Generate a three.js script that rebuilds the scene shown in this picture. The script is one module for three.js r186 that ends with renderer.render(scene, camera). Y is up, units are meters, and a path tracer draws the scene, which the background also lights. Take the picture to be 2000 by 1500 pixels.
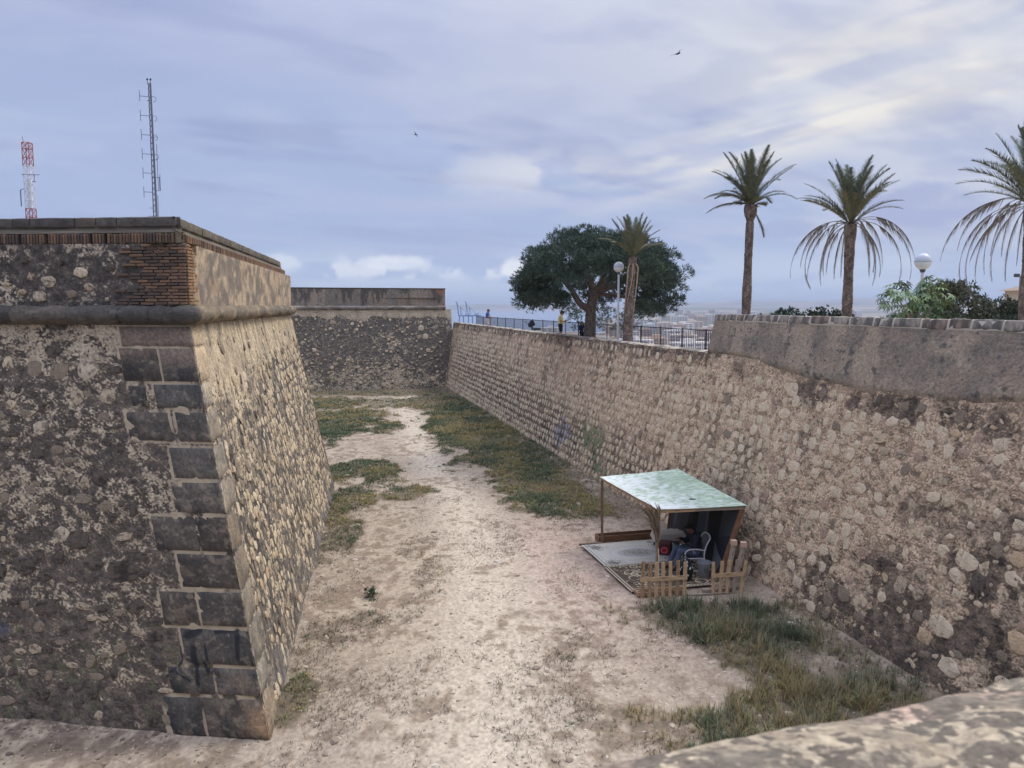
import * as THREE from 'three';
import { mergeGeometries } from 'three/addons/utils/BufferGeometryUtils.js';
import { RoundedBoxGeometry } from 'three/addons/geometries/RoundedBoxGeometry.js';
import { MarchingCubes } from 'three/addons/objects/MarchingCubes.js';

// ---------------------------------------------------------------- camera, sun, exposure
const scene = new THREE.Scene();
const camera = new THREE.PerspectiveCamera(52, 4 / 3, 0.1, 60000);
camera.position.set(0, 7.5, 0);
camera.rotation.set(-5.68 * Math.PI / 180, 0, 0);
camera.updateMatrixWorld(); camera.updateProjectionMatrix();
camera.focus = 24;
camera.userData.fStop = 5.5;
const renderer = new THREE.WebGLRenderer({ antialias: true });
renderer.toneMapping = THREE.LinearToneMapping;
renderer.toneMappingExposure = 2.0;
renderer.shadowMap.enabled = true;
const SUN_AZ = 58, SUN_EL = 54;
const sunDir = (() => { const a = SUN_AZ * Math.PI / 180, e = SUN_EL * Math.PI / 180; return new THREE.Vector3(Math.sin(a) * Math.cos(e), Math.sin(e), -Math.cos(a) * Math.cos(e)); })();
const sun = new THREE.DirectionalLight(new THREE.Color(1, 0.95, 0.87), 0.85);
sun.position.copy(sunDir).multiplyScalar(120).add(new THREE.Vector3(0, 0, -35));
sun.target.position.set(0, 0, -35);
sun.castShadow = true; sun.shadow.radius = 30;
sun.shadow.mapSize.set(4096, 4096);
Object.assign(sun.shadow.camera, { left: -60, right: 60, top: 60, bottom: -60, near: 1, far: 300 });
scene.add(sun, sun.target);

// ---------------------------------------------------------------- random numbers and noise
let seedState = 12345;
function reseed(s) { seedState = s | 0; }
function rnd() { seedState = (seedState + 0x6d2b79f5) | 0; let t = Math.imul(seedState ^ (seedState >>> 15), 1 | seedState); t = (t + Math.imul(t ^ (t >>> 7), 61 | t)) ^ t; return ((t ^ (t >>> 14)) >>> 0) / 4294967296; }
const rr = (a, b) => a + (b - a) * rnd();
const pick = (a) => a[Math.floor(rnd() * a.length)];
const clamp = (x, a = 0, b = 1) => Math.min(b, Math.max(a, x));
const mix = (a, b, t) => a + (b - a) * t;
const sstep = (a, b, x) => { const t = clamp((x - a) / (b - a)); return t * t * (3 - 2 * t); };
const mix3 = (a, b, t) => [a[0] + (b[0] - a[0]) * t, a[1] + (b[1] - a[1]) * t, a[2] + (b[2] - a[2]) * t];
function h2(x, y, s) { let h = Math.imul(x, 374761393) + Math.imul(y, 668265263) + Math.imul(s, 1274126177) | 0; h = Math.imul(h ^ (h >>> 13), 1274126177); h ^= h >>> 16; return (h >>> 0) / 4294967296; }
function vn(x, y, s) { const xi = Math.floor(x), yi = Math.floor(y); let fx = x - xi, fy = y - yi; fx = fx * fx * (3 - 2 * fx); fy = fy * fy * (3 - 2 * fy); const a = h2(xi, yi, s), b = h2(xi + 1, yi, s), c = h2(xi, yi + 1, s), d = h2(xi + 1, yi + 1, s); return a + (b - a) * fx + (c - a) * fy + (a - b - c + d) * fx * fy; }
function fbm(x, y, s, oct = 4) { let v = 0, a = 0.5, n = 0; for (let i = 0; i < oct; i++) { v += a * vn(x, y, s + i * 17); n += a; a *= 0.5; x = x * 2.03 + 7.1; y = y * 2.03 + 3.7; } return v / n; }
const wo = [0, 0, 0];
function worley(x, y, s) { const xi = Math.floor(x), yi = Math.floor(y); let d1 = 9, d2 = 9, id = 0; for (let j = -1; j < 2; j++) for (let i = -1; i < 2; i++) { const cx = xi + i, cy = yi + j, px = cx + 0.15 + 0.7 * h2(cx, cy, s), py = cy + 0.15 + 0.7 * h2(cx, cy, s + 5); const d = (px - x) ** 2 + (py - y) ** 2; if (d < d1) { d2 = d1; d1 = d; id = h2(cx, cy, s + 9); } else if (d < d2) d2 = d; } wo[0] = Math.sqrt(d1); wo[1] = Math.sqrt(d2); wo[2] = id; return wo; }
const blob = (x, y, cx, cy, rx, ry) => Math.exp(-(((x - cx) / rx) ** 2 + ((y - cy) / ry) ** 2));

// ---------------------------------------------------------------- sky
const lin = (c) => c.map((v) => { v /= 255; return v <= 0.04045 ? v / 12.92 : ((v + 0.055) / 1.055) ** 2.4; });
{
  const W = 3072, Hh = 1536, data = new Float32Array(W * Hh * 4);
  const K = 0.575;
  const cBlue = lin([161, 177, 210]), cLav = lin([158, 168, 203]), cHaze = lin([180, 197, 222]), cSheetL = lin([172, 181, 211]), cSheet = lin([200, 204, 217]), cWhite = lin([240, 236, 228]), cWarm = lin([236, 231, 220]), cDark = lin([142, 154, 192]), cGround = lin([150, 145, 135]);
  const dummy = [0, 0, 0];
  for (let j = 0; j < Hh; j++) {
    const el = ((j + 0.5) / Hh - 0.5) * 180;
    for (let i = 0; i < W; i++) {
      const o = (j * W + i) * 4; data[o + 3] = 1;
      let c;
      if (el < -2) c = cGround;
      else {
        const ang = ((i + 0.5) / W - 0.5) * 2 * Math.PI; // atan2(z, x)
        const x = Math.cos(ang), z = Math.sin(ang);
        const az = Math.atan2(x, -z) * 180 / Math.PI;
        // wrap-free noise coordinates on a cylinder-like sheet
        const e = Math.max(el, 0), er = e * Math.PI / 180;
        const k = 1 / (Math.sin(er) + 0.16);
        const X = x * Math.cos(er) * k, Z = z * Math.cos(er) * k;
        c = mix3(cBlue, cLav, sstep(9, 22, e + 3 * (vn(X * 2, Z * 2, 3) - 0.5)));
        c = mix3(c, cHaze, 0.6 * sstep(5, 0, e));
        // broad streaky cloud sheet, thin on the left of the view and thicker to the right
        const rot = 0.5, rx = X * Math.cos(rot) - Z * Math.sin(rot), rz = X * Math.sin(rot) + Z * Math.cos(rot);
        const w1 = fbm(rx * 1.0 + 4, rz * 2.4 + 1, 11, 5), w2 = fbm(rx * 2.6 + 9, rz * 5.5 + 2, 23, 5), w3 = fbm(X * 7, Z * 7, 31, 4);
        const toSun = clamp((x * Math.cos(er) * sunDir.x + Math.sin(er) * sunDir.y + z * Math.cos(er) * sunDir.z));
        const cover = 0.34 + 0.5 * sstep(0.0, 0.95, toSun) + 0.14 * sstep(20, 50, e);
        const sheet = sstep(0.86 - cover, 1.18 - cover, w1 * 0.62 + w2 * 0.38);
        c = mix3(c, mix3(cSheetL, cSheet, sstep(0.36, 0.72, toSun)), clamp(sheet * 0.85 * sstep(0.5, 5, e)));
        // soft darker undersides
        c = mix3(c, cDark, 0.6 * sstep(0.46, 0.68, fbm(rx * 1.7 + 20, rz * 4.2 + 5, 41, 4)) * sstep(2, 8, e) * (1 - 0.3 * sheet));
        // bright streaks where the sheet lets the sun through
        const br = sstep(0.46, 0.66, w2 * 0.55 + w1 * 0.35 + 0.1 * w3) * sstep(0.52, 0.98, toSun);
        c = mix3(c, cWhite, clamp(br * 0.9));
        // streaks seen low in the south-east
        const tl = (az - 16) * 0.18;
        const s1 = Math.exp(-(((el - 10.6 - tl * 1.3) / 1.5) ** 2)) * sstep(0, 12, az) * sstep(75, 40, az), s2 = Math.exp(-(((el - 13.8 - tl * 1.8) / 2.2) ** 2)) * sstep(9, 22, az) * sstep(80, 45, az);
        c = mix3(c, cWarm, clamp((s1 * 0.75 + s2 * 0.5) * sstep(0.4, 0.66, fbm(az * 0.09 + el * 0.05, el * 0.75 - az * 0.13, 55, 5) + 0.06)));
        const s3 = Math.exp(-(((el - 9.3) / 1.6) ** 2 + ((az - 1) / 5.5) ** 2));
        c = mix3(c, cWhite, 0.42 * s3 * sstep(0.3, 0.6, fbm(az * 0.35, el * 0.8, 57, 4)));
        // small lavender clouds
        const puff = (a0, e0, wa, we) => { const n = fbm(az * 0.55 + a0, el * 0.9, 61, 4) - 0.5; const dd = ((az - a0) / wa) ** 2 + ((el - e0) / (el < e0 ? we * 0.55 : we)) ** 2; return sstep(1.25, 0.45, dd + n * 1.7); };
        c = mix3(c, lin([160, 170, 204]), 0.85 * puff(27.2, 6.0, 3.6, 1.7));
        c = mix3(c, lin([158, 170, 204]), 0.7 * puff(18.6, 4.9, 2.3, 0.8));
        c = mix3(c, lin([164, 176, 208]), 0.5 * puff(41, 7, 6, 2));
        // row of small cumulus low above the sea
        const low = sstep(1.5, 2.3, el) * sstep(3.7, 2.3, el + 1.0 * (vn(az * 0.5, 0, 71) - 0.5));
        const cu = sstep(0.53, 0.66, fbm(az * 0.85 + 3.3, el * 1.3, 77, 5) + 0.05 * sstep(4.5, 2.5, el)) * low * sstep(14, 4, az);
        c = mix3(c, lin([222, 227, 236]), 0.75 * cu);
        c = mix3(c, lin([236, 238, 240]), 0.75 * puff(0.1, 2.7, 1.0, 0.9));
        c = mix3(c, lin([222, 228, 238]), 0.55 * puff(-16.2, 2.7, 1.3, 0.9));
        c = mix3(c, lin([224, 229, 238]), 0.75 * puff(-8.6, 2.9, 2.4, 0.75));
        c = mix3(c, lin([192, 204, 224]), 0.6 * sstep(0.42, 0.6, fbm(az * 0.16, el * 0.8, 83, 5)) * sstep(0.4, 1.6, el) * sstep(4.6, 2.6, el));
        const amt = mix(0.1, 0.32, sstep(0.4, 0.7, toSun)); c = mix3(c, cDark, amt * sstep(0.5, 0.7, fbm(X * 3.2 + 3, Z * 4.6 + 8, 91, 5)) * sstep(4, 10, e)); c = mix3(c, cSheet, amt * sstep(0.52, 0.72, fbm(X * 4.1 + 13, Z * 5.2 + 2, 95, 5)) * sstep(3, 9, e));
        const up = 1 + 1.6 * sstep(15, 62, e) + 0.5 * sstep(0.78, 1, toSun);
        c = [c[0] * up, c[1] * up, c[2] * up];
      }
      data[o] = c[0] * K; data[o + 1] = c[1] * K; data[o + 2] = c[2] * K;
    }
  }
  const t = new THREE.DataTexture(data, W, Hh, THREE.RGBAFormat, THREE.FloatType);
  t.mapping = THREE.EquirectangularReflectionMapping; t.magFilter = THREE.LinearFilter; t.minFilter = THREE.LinearFilter; t.needsUpdate = true;
  scene.background = t; scene.environment = t; scene.environmentIntensity = 1;
}

// ---------------------------------------------------------------- scene-building helpers
const V = (x, y, z) => new THREE.Vector3(x, y, z);
const used = new Map();
function numbered(n) { const k = used.get(n) || 0; used.set(n, k + 1); return k ? `${n}_${String(k).padStart(3, '0')}` : n; }
function shadows(m) { m.castShadow = true; m.receiveShadow = true; return m; }
function tag(o, label, category, group) { o.userData.label = label; if (category) o.userData.category = category; if (group) o.userData.group = group; return o; }
function thing(name, label, category, pos = [0, 0, 0], group) { const g = new THREE.Group(); g.name = numbered(name); g.position.set(...pos); scene.add(g); return tag(g, label, category, group); }
// geometry is given in world coordinates and moved into the thing's own axes
function part(parent, name, geo, mat, label) {
  let root = parent; while (root.parent && root.parent !== scene) root = root.parent;
  if (!geo.userData.localised) { geo.translate(-root.position.x, -root.position.y, -root.position.z); geo.userData.localised = true; }
  const m = shadows(new THREE.Mesh(geo, mat)); m.name = name; parent.add(m); if (label) m.userData.label = label; return m;
}
function local(parent, name, geo, mat) { const m = shadows(new THREE.Mesh(geo, mat)); m.name = name; parent.add(m); return m; }
function structure(name, geo, mat) { const m = shadows(new THREE.Mesh(geo, mat)); m.name = name; m.userData.kind = 'structure'; scene.add(m); return m; }
function tex(w, h, fn, opt = {}) { // fn(s, t, out): out = [r, g, b] sRGB 0..255 and height 0..1
  const d = new Uint8Array(w * h * 4), b = opt.bump ? new Uint8Array(w * h * 4) : null, out = [0, 0, 0, 0];
  for (let j = 0; j < h; j++) for (let i = 0; i < w; i++) { fn((i + 0.5) / w, (j + 0.5) / h, out); const o = (j * w + i) * 4; d[o] = clamp(out[0], 0, 255); d[o + 1] = clamp(out[1], 0, 255); d[o + 2] = clamp(out[2], 0, 255); d[o + 3] = 255; if (b) { b[o] = b[o + 1] = b[o + 2] = clamp(out[3] * 255, 0, 255); b[o + 3] = 255; } }
  const mk = (a, srgb) => { const t = new THREE.DataTexture(a, w, h); t.magFilter = THREE.LinearFilter; t.minFilter = THREE.LinearMipmapLinearFilter; t.generateMipmaps = true; if (srgb) t.colorSpace = THREE.SRGBColorSpace; t.wrapS = t.wrapT = opt.clamp ? THREE.ClampToEdgeWrapping : THREE.RepeatWrapping; t.needsUpdate = true; return t; };
  return { map: mk(d, true), bump: b ? mk(b, false) : null };
}
const M = (o) => new THREE.MeshStandardMaterial({ roughness: 0.95, ...o });
const rgb = (r, g, b) => new THREE.Color().setRGB(r / 255, g / 255, b / 255, THREE.SRGBColorSpace);
function texMat(t, bumpScale, o = {}) { return M({ map: t.map, ...(t.bump ? { bumpMap: t.bump, bumpScale } : {}), ...o }); }
function gridGeo(at, u0, u1, nu, v0, v1, nv, uvf) {
  const pos = [], uv = [], idx = [];
  for (let j = 0; j <= nv; j++) for (let i = 0; i <= nu; i++) { const s = i / nu, t = j / nv, p = at(mix(u0, u1, s), mix(v0, v1, t)); pos.push(p.x, p.y, p.z); if (uvf) uv.push(...uvf(mix(u0, u1, s), mix(v0, v1, t))); else uv.push(s, t); }
  for (let j = 0; j < nv; j++) for (let i = 0; i < nu; i++) { const a = j * (nu + 1) + i, b = a + 1, c = a + nu + 1, d = c + 1; idx.push(a, b, d, a, d, c); }
  const g = new THREE.BufferGeometry(); g.setAttribute('position', new THREE.Float32BufferAttribute(pos, 3)); g.setAttribute('uv', new THREE.Float32BufferAttribute(uv, 2)); g.setIndex(idx); g.computeVertexNormals(); return g;
}
function flip(g) { const i = g.index.array; for (let k = 0; k < i.length; k += 3) { const t = i[k + 1]; i[k + 1] = i[k + 2]; i[k + 2] = t; } g.computeVertexNormals(); return g; }
function faceGeo(at, N, u0, u1, nu, v0, v1, nv, uvf) { const g = gridGeo(at, u0, u1, nu, v0, v1, nv, uvf); const n = g.attributes.normal; if (n.getX(0) * N.x + n.getY(0) * N.y + n.getZ(0) * N.z < 0) flip(g); return g; }
const boxGeo = (w, h, d, r = 0.006) => new RoundedBoxGeometry(w, h, d, 1, Math.min(r, w * 0.3, h * 0.3, d * 0.3));
const Y = V(0, 1, 0);
function frame(geo, p, x, y, z) { return geo.applyMatrix4(new THREE.Matrix4().makeBasis(x, y, z).setPosition(p)); }
function beam(a, b, w, h, up = Y, r = 0.006) { // timber from a to b, h along up
  const d = b.clone().sub(a), L = d.length(), z = d.normalize(); let x = new THREE.Vector3().crossVectors(up, z); if (x.lengthSq() < 1e-6) x = V(1, 0, 0); x.normalize(); const y = new THREE.Vector3().crossVectors(z, x);
  return frame(boxGeo(w, h, L, r), a.clone().add(b).multiplyScalar(0.5), x, y, z);
}
function tube(pts, r, seg = 6, n) { const c = new THREE.CatmullRomCurve3(pts); return new THREE.TubeGeometry(c, n || pts.length * 4, r, seg, false); }
function rod(a, b, r1, r2 = r1, seg = 7) { const d = b.clone().sub(a), L = d.length(); const g = new THREE.CylinderGeometry(r2, r1, L, seg, 1); g.applyQuaternion(new THREE.Quaternion().setFromUnitVectors(Y, d.normalize())); return g.translate((a.x + b.x) / 2, (a.y + b.y) / 2, (a.z + b.z) / 2); }
function tapered(pts, rads, seg = 8) { // limb through points with radii
  const c = new THREE.CatmullRomCurve3(pts), n = pts.length * 4, fr = c.computeFrenetFrames(n, false), pos = [], idx = [], uv = [];
  for (let i = 0; i <= n; i++) { const t = i / n, p = c.getPointAt(t), f = t * (rads.length - 1), k = Math.min(Math.floor(f), rads.length - 2), r = mix(rads[k], rads[k + 1], f - k); for (let j = 0; j <= seg; j++) { const a = j / seg * Math.PI * 2, q = p.clone().addScaledVector(fr.normals[i], Math.cos(a) * r * (1 + 0.12 * (h2(j % seg, i, 7) - 0.5))).addScaledVector(fr.binormals[i], Math.sin(a) * r); pos.push(q.x, q.y, q.z); uv.push(j / seg, t * 4); } }
  for (let i = 0; i < n; i++) for (let j = 0; j < seg; j++) { const a = i * (seg + 1) + j, b = a + 1, d = a + seg + 1, e = d + 1; idx.push(a, b, e, a, e, d); }
  const g = new THREE.BufferGeometry(); g.setAttribute('position', new THREE.Float32BufferAttribute(pos, 3)); g.setAttribute('uv', new THREE.Float32BufferAttribute(uv, 2)); g.setIndex(idx); g.computeVertexNormals(); return g;
}
function merge(list) { return mergeGeometries(list.map((g) => { const q = g.index ? g.toNonIndexed() : g; for (const k of Object.keys(q.attributes)) if (!['position', 'normal', 'uv', 'color'].includes(k)) q.deleteAttribute(k); return q; })); }
// ---------------------------------------------------------------- wall planes (metres)
const lerpV = (a, b, t) => a.clone().lerp(b, t);
const C0 = V(-4.2, 0, -13), C1 = V(-6, 7.16, -14.69), dL = V(-0.995, 0, -0.1).normalize(), F0 = V(-7.42, 0, -32.3), F1 = V(-8.7, 7.16, -31.1);
const nFront = V(-0.0979, 0.2052, 0.9738).normalize(), nFlank = V(0.9655, 0.2047, -0.1611).normalize();
const nFrontH = V(-0.1, 0, 0.995).normalize(), nFlankH = V(0.9866, 0, -0.1631).normalize();
const HB = 7.16, FLANK = 19.57;
const frontAt = (u, h, o = 0) => lerpV(C0, C1, h / HB).addScaledVector(dL, u).addScaledVector(nFront, o);
const flankAt = (u, h, o = 0) => { const t = h / HB; return lerpV(lerpV(C0, C1, t), lerpV(F0, F1, t), u / FLANK).addScaledVector(nFlank, o); };
// a runs along the front when positive and along the flank when negative
const cornerAt = (a, h, o = 0) => a === 0 ? frontAt(0, h, o).addScaledVector(nFlank, o) : a > 0 ? frontAt(a, h, o) : flankAt(-a, h, o);
const dFl = F1.clone().sub(C1).setY(0); const FLANKTOP = dFl.length(); dFl.normalize();
const topAt = (a, y, o = 0) => { const p = V(C1.x, y, C1.z); if (a === 0) return p.addScaledVector(nFrontH, o * 0.93).addScaledVector(nFlankH, o * 0.93); return a > 0 ? p.addScaledVector(dL, a).addScaledVector(nFrontH, o) : p.addScaledVector(dFl, -a).addScaledVector(nFlankH, o); };
const Bd = V(0.25, 0, 1).normalize(), B0 = V(11.75 - 0.25 * 71.5, 0, -71.5), BT = V(1.2, 5.95, 0), nCs = V(-0.9521, 0.192, 0.238).normalize(), CSL = 68.6;
const csAt = (u, h, o = 0) => B0.clone().addScaledVector(Bd, u).addScaledVector(BT, h / 5.95).addScaledVector(nCs, o);
const K0 = V(-30, 0, -63.9), Kd = V(24.8, 0, -8.2).normalize(), nBk = V(8.2, 0, 24.8).normalize();
const bkAt = (u, h, o = 0) => K0.clone().addScaledVector(Kd, u).addScaledVector(nBk, o - 0.2 * Math.min(h, HB)).setY(h);

// ---------------------------------------------------------------- stone kit
const stoneTex = tex(256, 256, (s, t, o) => { const n = fbm(s * 6, t * 6, 3, 4), g = fbm(s * 30, t * 30, 9, 3), d = 0.6 * sstep(0.62, 0.74, fbm(s * 11, t * 11, 15, 4)); const b = 222 + 50 * (n - 0.5) + 46 * (g - 0.5); o[0] = b - 70 * d; o[1] = b - 3 - 72 * d; o[2] = b - 8 - 74 * d; o[3] = 0.5 * n + 0.5 * g - 0.25 * d; }, { bump: true });
const roughTex = tex(256, 256, (s, t, o) => { const n = fbm(s * 5, t * 5, 33, 5), g = fbm(s * 26, t * 26, 39, 3), d = 0.6 * sstep(0.54, 0.66, fbm(s * 8, t * 8, 45, 4)); const b = 214 + 60 * (n - 0.5) + 60 * (g - 0.5); o[0] = b - 105 * d; o[1] = b - 4 - 104 * d; o[2] = b - 10 - 100 * d; o[3] = 0.5 * n + 0.5 * g - 0.2 * d; }, { bump: true });
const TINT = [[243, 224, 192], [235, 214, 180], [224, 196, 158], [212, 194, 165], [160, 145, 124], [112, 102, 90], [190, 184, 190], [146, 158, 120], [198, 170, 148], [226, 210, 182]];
const stoneMat = TINT.map((c, k) => texMat(k % 2 ? roughTex : stoneTex, 0.012, { color: rgb(...c) }));
const stoneShape = [];
function makeStoneShape(k, boxy) {
  const pos = [0, 0, 1], idx = [], ring = []; reseed(500 + k * 31); const n = 9 + (k % 3);
  for (let i = 0; i < n; i++) { const a = (i + rr(-0.3, 0.3)) / n * Math.PI * 2, c = Math.cos(a), s = Math.sin(a); const p = boxy ? 1 / Math.pow(Math.abs(c) ** 4 + Math.abs(s) ** 4, 0.25) : 1; { const q = rr(0.41, 0.55); ring.push([c * p * q, s * p * q]); } }
  const lev = [[1.05, -1.2], [1, 0.2], [0.9, rr(0.75, 0.95)]];
  for (const [f, z] of lev) for (const q of ring) pos.push(q[0] * f + rr(-0.015, 0.015), q[1] * f + rr(-0.015, 0.015), z + rr(-0.1, 0.1));
  for (let l = 0; l < 2; l++) for (let i = 0; i < n; i++) { const a = 1 + l * n + i, b = 1 + l * n + (i + 1) % n, c = a + n, d = b + n; idx.push(a, b, d, a, d, c); }
  for (let i = 0; i < n; i++) idx.push(1 + 2 * n + i, 1 + 2 * n + (i + 1) % n, 0);
  const g = new THREE.BufferGeometry(); g.setAttribute('position', new THREE.Float32BufferAttribute(pos, 3));
  const uv = []; const ou = rnd(), ov = rnd(); for (let i = 0; i < pos.length; i += 3) uv.push(ou + pos[i] * 0.5, ov + pos[i + 1] * 0.5); g.setAttribute('uv', new THREE.Float32BufferAttribute(uv, 2)); g.setIndex(idx); g.computeVertexNormals(); return g;
}
for (let k = 0; k < 28; k++) stoneShape.push(makeStoneShape(k, k % 14 >= 8));
const mergeMat = texMat(stoneTex, 0.012, { vertexColors: true });
function basisAt(at, u, h, o, nrm, turn) { const p = at(u, h, o), x = at(u + 0.05, h, o).sub(p).normalize(); let z = nrm.clone(); const y = new THREE.Vector3().crossVectors(z, x).normalize(); if (y.y < 0) { y.negate(); x.negate(); } const c = Math.cos(turn), s = Math.sin(turn); const X = x.clone().multiplyScalar(c).addScaledVector(y, s), Yy = y.clone().multiplyScalar(c).addScaledVector(x, -s); return [p, X, Yy, z]; }
// stones: {at, n, u, h, w, t, d, tint, k, turn, o}; the most visible `most` become parts of their own
function setStones(parent, list, most, name) {
  let root = parent; while (root.parent && root.parent !== scene) root = root.parent;
  for (const s of list) { const p = s.at(s.u, s.h, 0), q = p.clone().project(camera); s.score = s.w * s.t / p.distanceToSquared(camera.position) * (Math.abs(q.x) < 1.02 && Math.abs(q.y) < 1.02 && q.z < 1 ? 1 : 0.001) * Math.abs(s.n.dot(camera.position.clone().sub(p).normalize())) * (s.tint === 5 ? 0.7 : 1); }
  list.sort((a, b) => b.score - a.score);
  const rest = [];
  list.forEach((s, i) => {
    const [p, x, y, z] = basisAt(s.at, s.u, s.h, s.o || 0, s.n, s.turn || 0);
    const m = new THREE.Matrix4().makeBasis(x.multiplyScalar(s.w), y.multiplyScalar(s.t), z.multiplyScalar(s.d)).setPosition(p.sub(root.position));
    if (i < most) { const e = shadows(new THREE.Mesh(stoneShape[(s.k + (i % 2) * 14) % 28], stoneMat[s.tint])); e.name = name; e.applyMatrix4(m); parent.add(e); if (s.label) e.userData.label = s.label; }
    else { const g = stoneShape[(s.k + (i % 2) * 14) % 28].clone().applyMatrix4(m), c = rgb(...TINT[s.tint]), n = g.attributes.position.count, col = new Float32Array(n * 3); for (let v = 0; v < n; v++) { col[v * 3] = c.r; col[v * 3 + 1] = c.g; col[v * 3 + 2] = c.b; } g.setAttribute('color', new THREE.BufferAttribute(col, 3)); rest.push(g); }
  });
  if (rest.length) { const g = mergeGeometries(rest); g.userData.localised = true; const e = part(parent, 'small_stones', g, mergeMat); e.userData.kind = 'stuff'; }
}
function lichen(u, h, seed, bias, c, o) { // mottled mortar: c = {d0, d1, p0, p1}
  const n1 = fbm(u * 1.9, h * 2.3, seed, 3), n2 = fbm(u * 8, h * 10, seed + 50, 4), n3 = fbm(u * 30, h * 36, seed + 90, 3), q = 0.32 * n1 + 0.38 * n2 + 0.3 * n3 + bias;
  const pale = sstep(0.478, 0.6, q), gr = n3 - 0.5, sp = vn(u * 70, h * 70, seed + 130);
  const d = mix3(c.d0, c.d1, clamp(n2 * 1.6 - 0.3)), p = mix3(c.p0, c.p1, vn(u * 3, h * 3, seed + 140));
  for (let i = 0; i < 3; i++) o[i] = mix(d[i], p[i], pale) * (1 + 0.62 * gr) + (sp > 0.93 ? 34 : sp < 0.07 ? -22 : 0);
  worley(u * 6, h * 6, seed + 7); const st = clamp((wo[1] - wo[0]) * 3);
  o[3] = clamp(0.15 + 0.3 * pale + 0.3 * n3 + 0.25 * st); return pale;
}

// ---------------------------------------------------------------- the near bastion
// ashlar corner stones of the front: [from, to along the front, bottom, top, how far it returns round the corner]
const QUOIN = [[0, 1.42, 6.74, 7.12, 0.95], [0, 0.72, 6.1, 6.72, 1.0], [0.74, 1.5, 6.1, 6.72, 0], [0, 0.95, 5.62, 6.06, 0.8], [1.09, 1.44, 5.64, 6.03, 0], [0, 0.63, 5.02, 5.56, 1.05], [0.75, 1.59, 5.02, 5.55, 0], [0, 0.87, 4.36, 4.92, 0.85], [0, 0.97, 3.76, 4.31, 1.1], [0, 0.61, 3.1, 3.71, 0.85], [0.63, 1.46, 3.1, 3.7, 0], [0, 1.1, 2.47, 3.06, 1.05], [0, 0.86, 1.83, 2.42, 0.9], [0.88, 1.58, 1.81, 2.4, 0], [0, 1.3, 1.18, 1.78, 1.1], [0, 0.81, 0.68, 1.14, 0.9], [0.83, 1.67, 0.67, 1.13, 0], [0, 1.13, -0.02, 0.64, 1.0], [1.16, 1.84, -0.02, 0.62, 0]];
const STROKE = [[0.024, [1.35, 1.44], [1.35, 1.24], [1.47, 1.09], [1.72, 0.94]], [0.024, [1.54, 1.06], [1.28, 0.9]], [0.05, [1.08, 1.45], [1.1, 1.16], [1.12, 0.86]], [0.03, [0.94, 1.25], [0.93, 1.06]], [0.06, [1.12, 1.65], [0.92, 1.72]], [0.055, [0.22, 1.76], [0.3, 1.33]], [0.03, [0.62, 1.7], [0.27, 1.73]], [0.03, [0.87, 1.5], [0.87, 1.3]]];
function graffiti(u, h) { let m = 0; const j = 0.02 * (vn(u * 12, h * 12, 301) - 0.5); for (const s of STROKE) for (let k = 1; k < s.length - 1; k++) { const [ax, ay] = s[k], [bx, by] = s[k + 1], dx = bx - ax, dy = by - ay, t = clamp(((u - ax) * dx + (h - ay) * dy) / (dx * dx + dy * dy)), d = Math.hypot(u - ax - dx * t, h - ay - dy * t) + j; m = Math.max(m, sstep(s[0] * 1.1, s[0] * 0.4, d)); } return m * 0.72; }
function paint(u, h, o) { if (u < 0 || u > 1.9 || h < 0.6 || h > 2) return; const m = graffiti(u, h); if (m > 0) { o[0] = mix(o[0], 30, m); o[1] = mix(o[1], 31, m); o[2] = mix(o[2], 36, m); } }
const DARK = { d0: [78, 70, 61], d1: [124, 111, 94], p0: [156, 140, 116], p1: [190, 173, 145] };
const frontTex = tex(2048, 1024, (s, t, o) => {
  const u = s * 14, h = t * HB;
  let b = -0.045 + 0.13 * sstep(6.25, 6.75, h + 0.4 * (vn(u * 2, 3, 5) - 0.5)) * sstep(8, 1, u * 0.5) + 0.05 * blob(u, h, 3.4, 5.2, 1.8, 1) + 0.08 * blob(u, h, 2.6, 3.9, 1.8, 0.8) - 0.07 * sstep(2.2, 0.6, h) + 0.05 * blob(u, h, 4.5, 3, 1.2, 1);
  lichen(u, h, 100, b, DARK, o);
  const gn = sstep(0.62, 0.7, fbm(u * 5, h * 5, 190, 3)) * 0.35 * sstep(2.4, 1.4, h); o[0] = mix(o[0], 104, gn); o[1] = mix(o[1], 112, gn); o[2] = mix(o[2], 74, gn);
  // pale mortar framing the ashlar
  if (u < 2) { let d = 9; for (const q of QUOIN) { const dx = Math.max(q[0] - u, u - q[1], 0), dy = Math.max(q[2] - h, h - q[3], 0); d = Math.min(d, Math.hypot(dx, dy)); } const w = 0.9 * sstep(0.055, 0.03, d + 0.035 * (vn(u * 22, h * 22, 8) - 0.5)) * sstep(0.32, 0.48, fbm(u * 3.3, h * 3.3, 210, 4)); o[0] = mix(o[0], 188, w); o[1] = mix(o[1], 170, w); o[2] = mix(o[2], 140, w); o[3] = mix(o[3], 0.5, w); }
  paint(u, h, o);
  const bl = blob(u, h, 4.75, 1.62, 0.16, 0.12); o[2] += 18 * bl; o[0] -= 8 * bl;
}, { bump: true, clamp: true });
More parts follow.
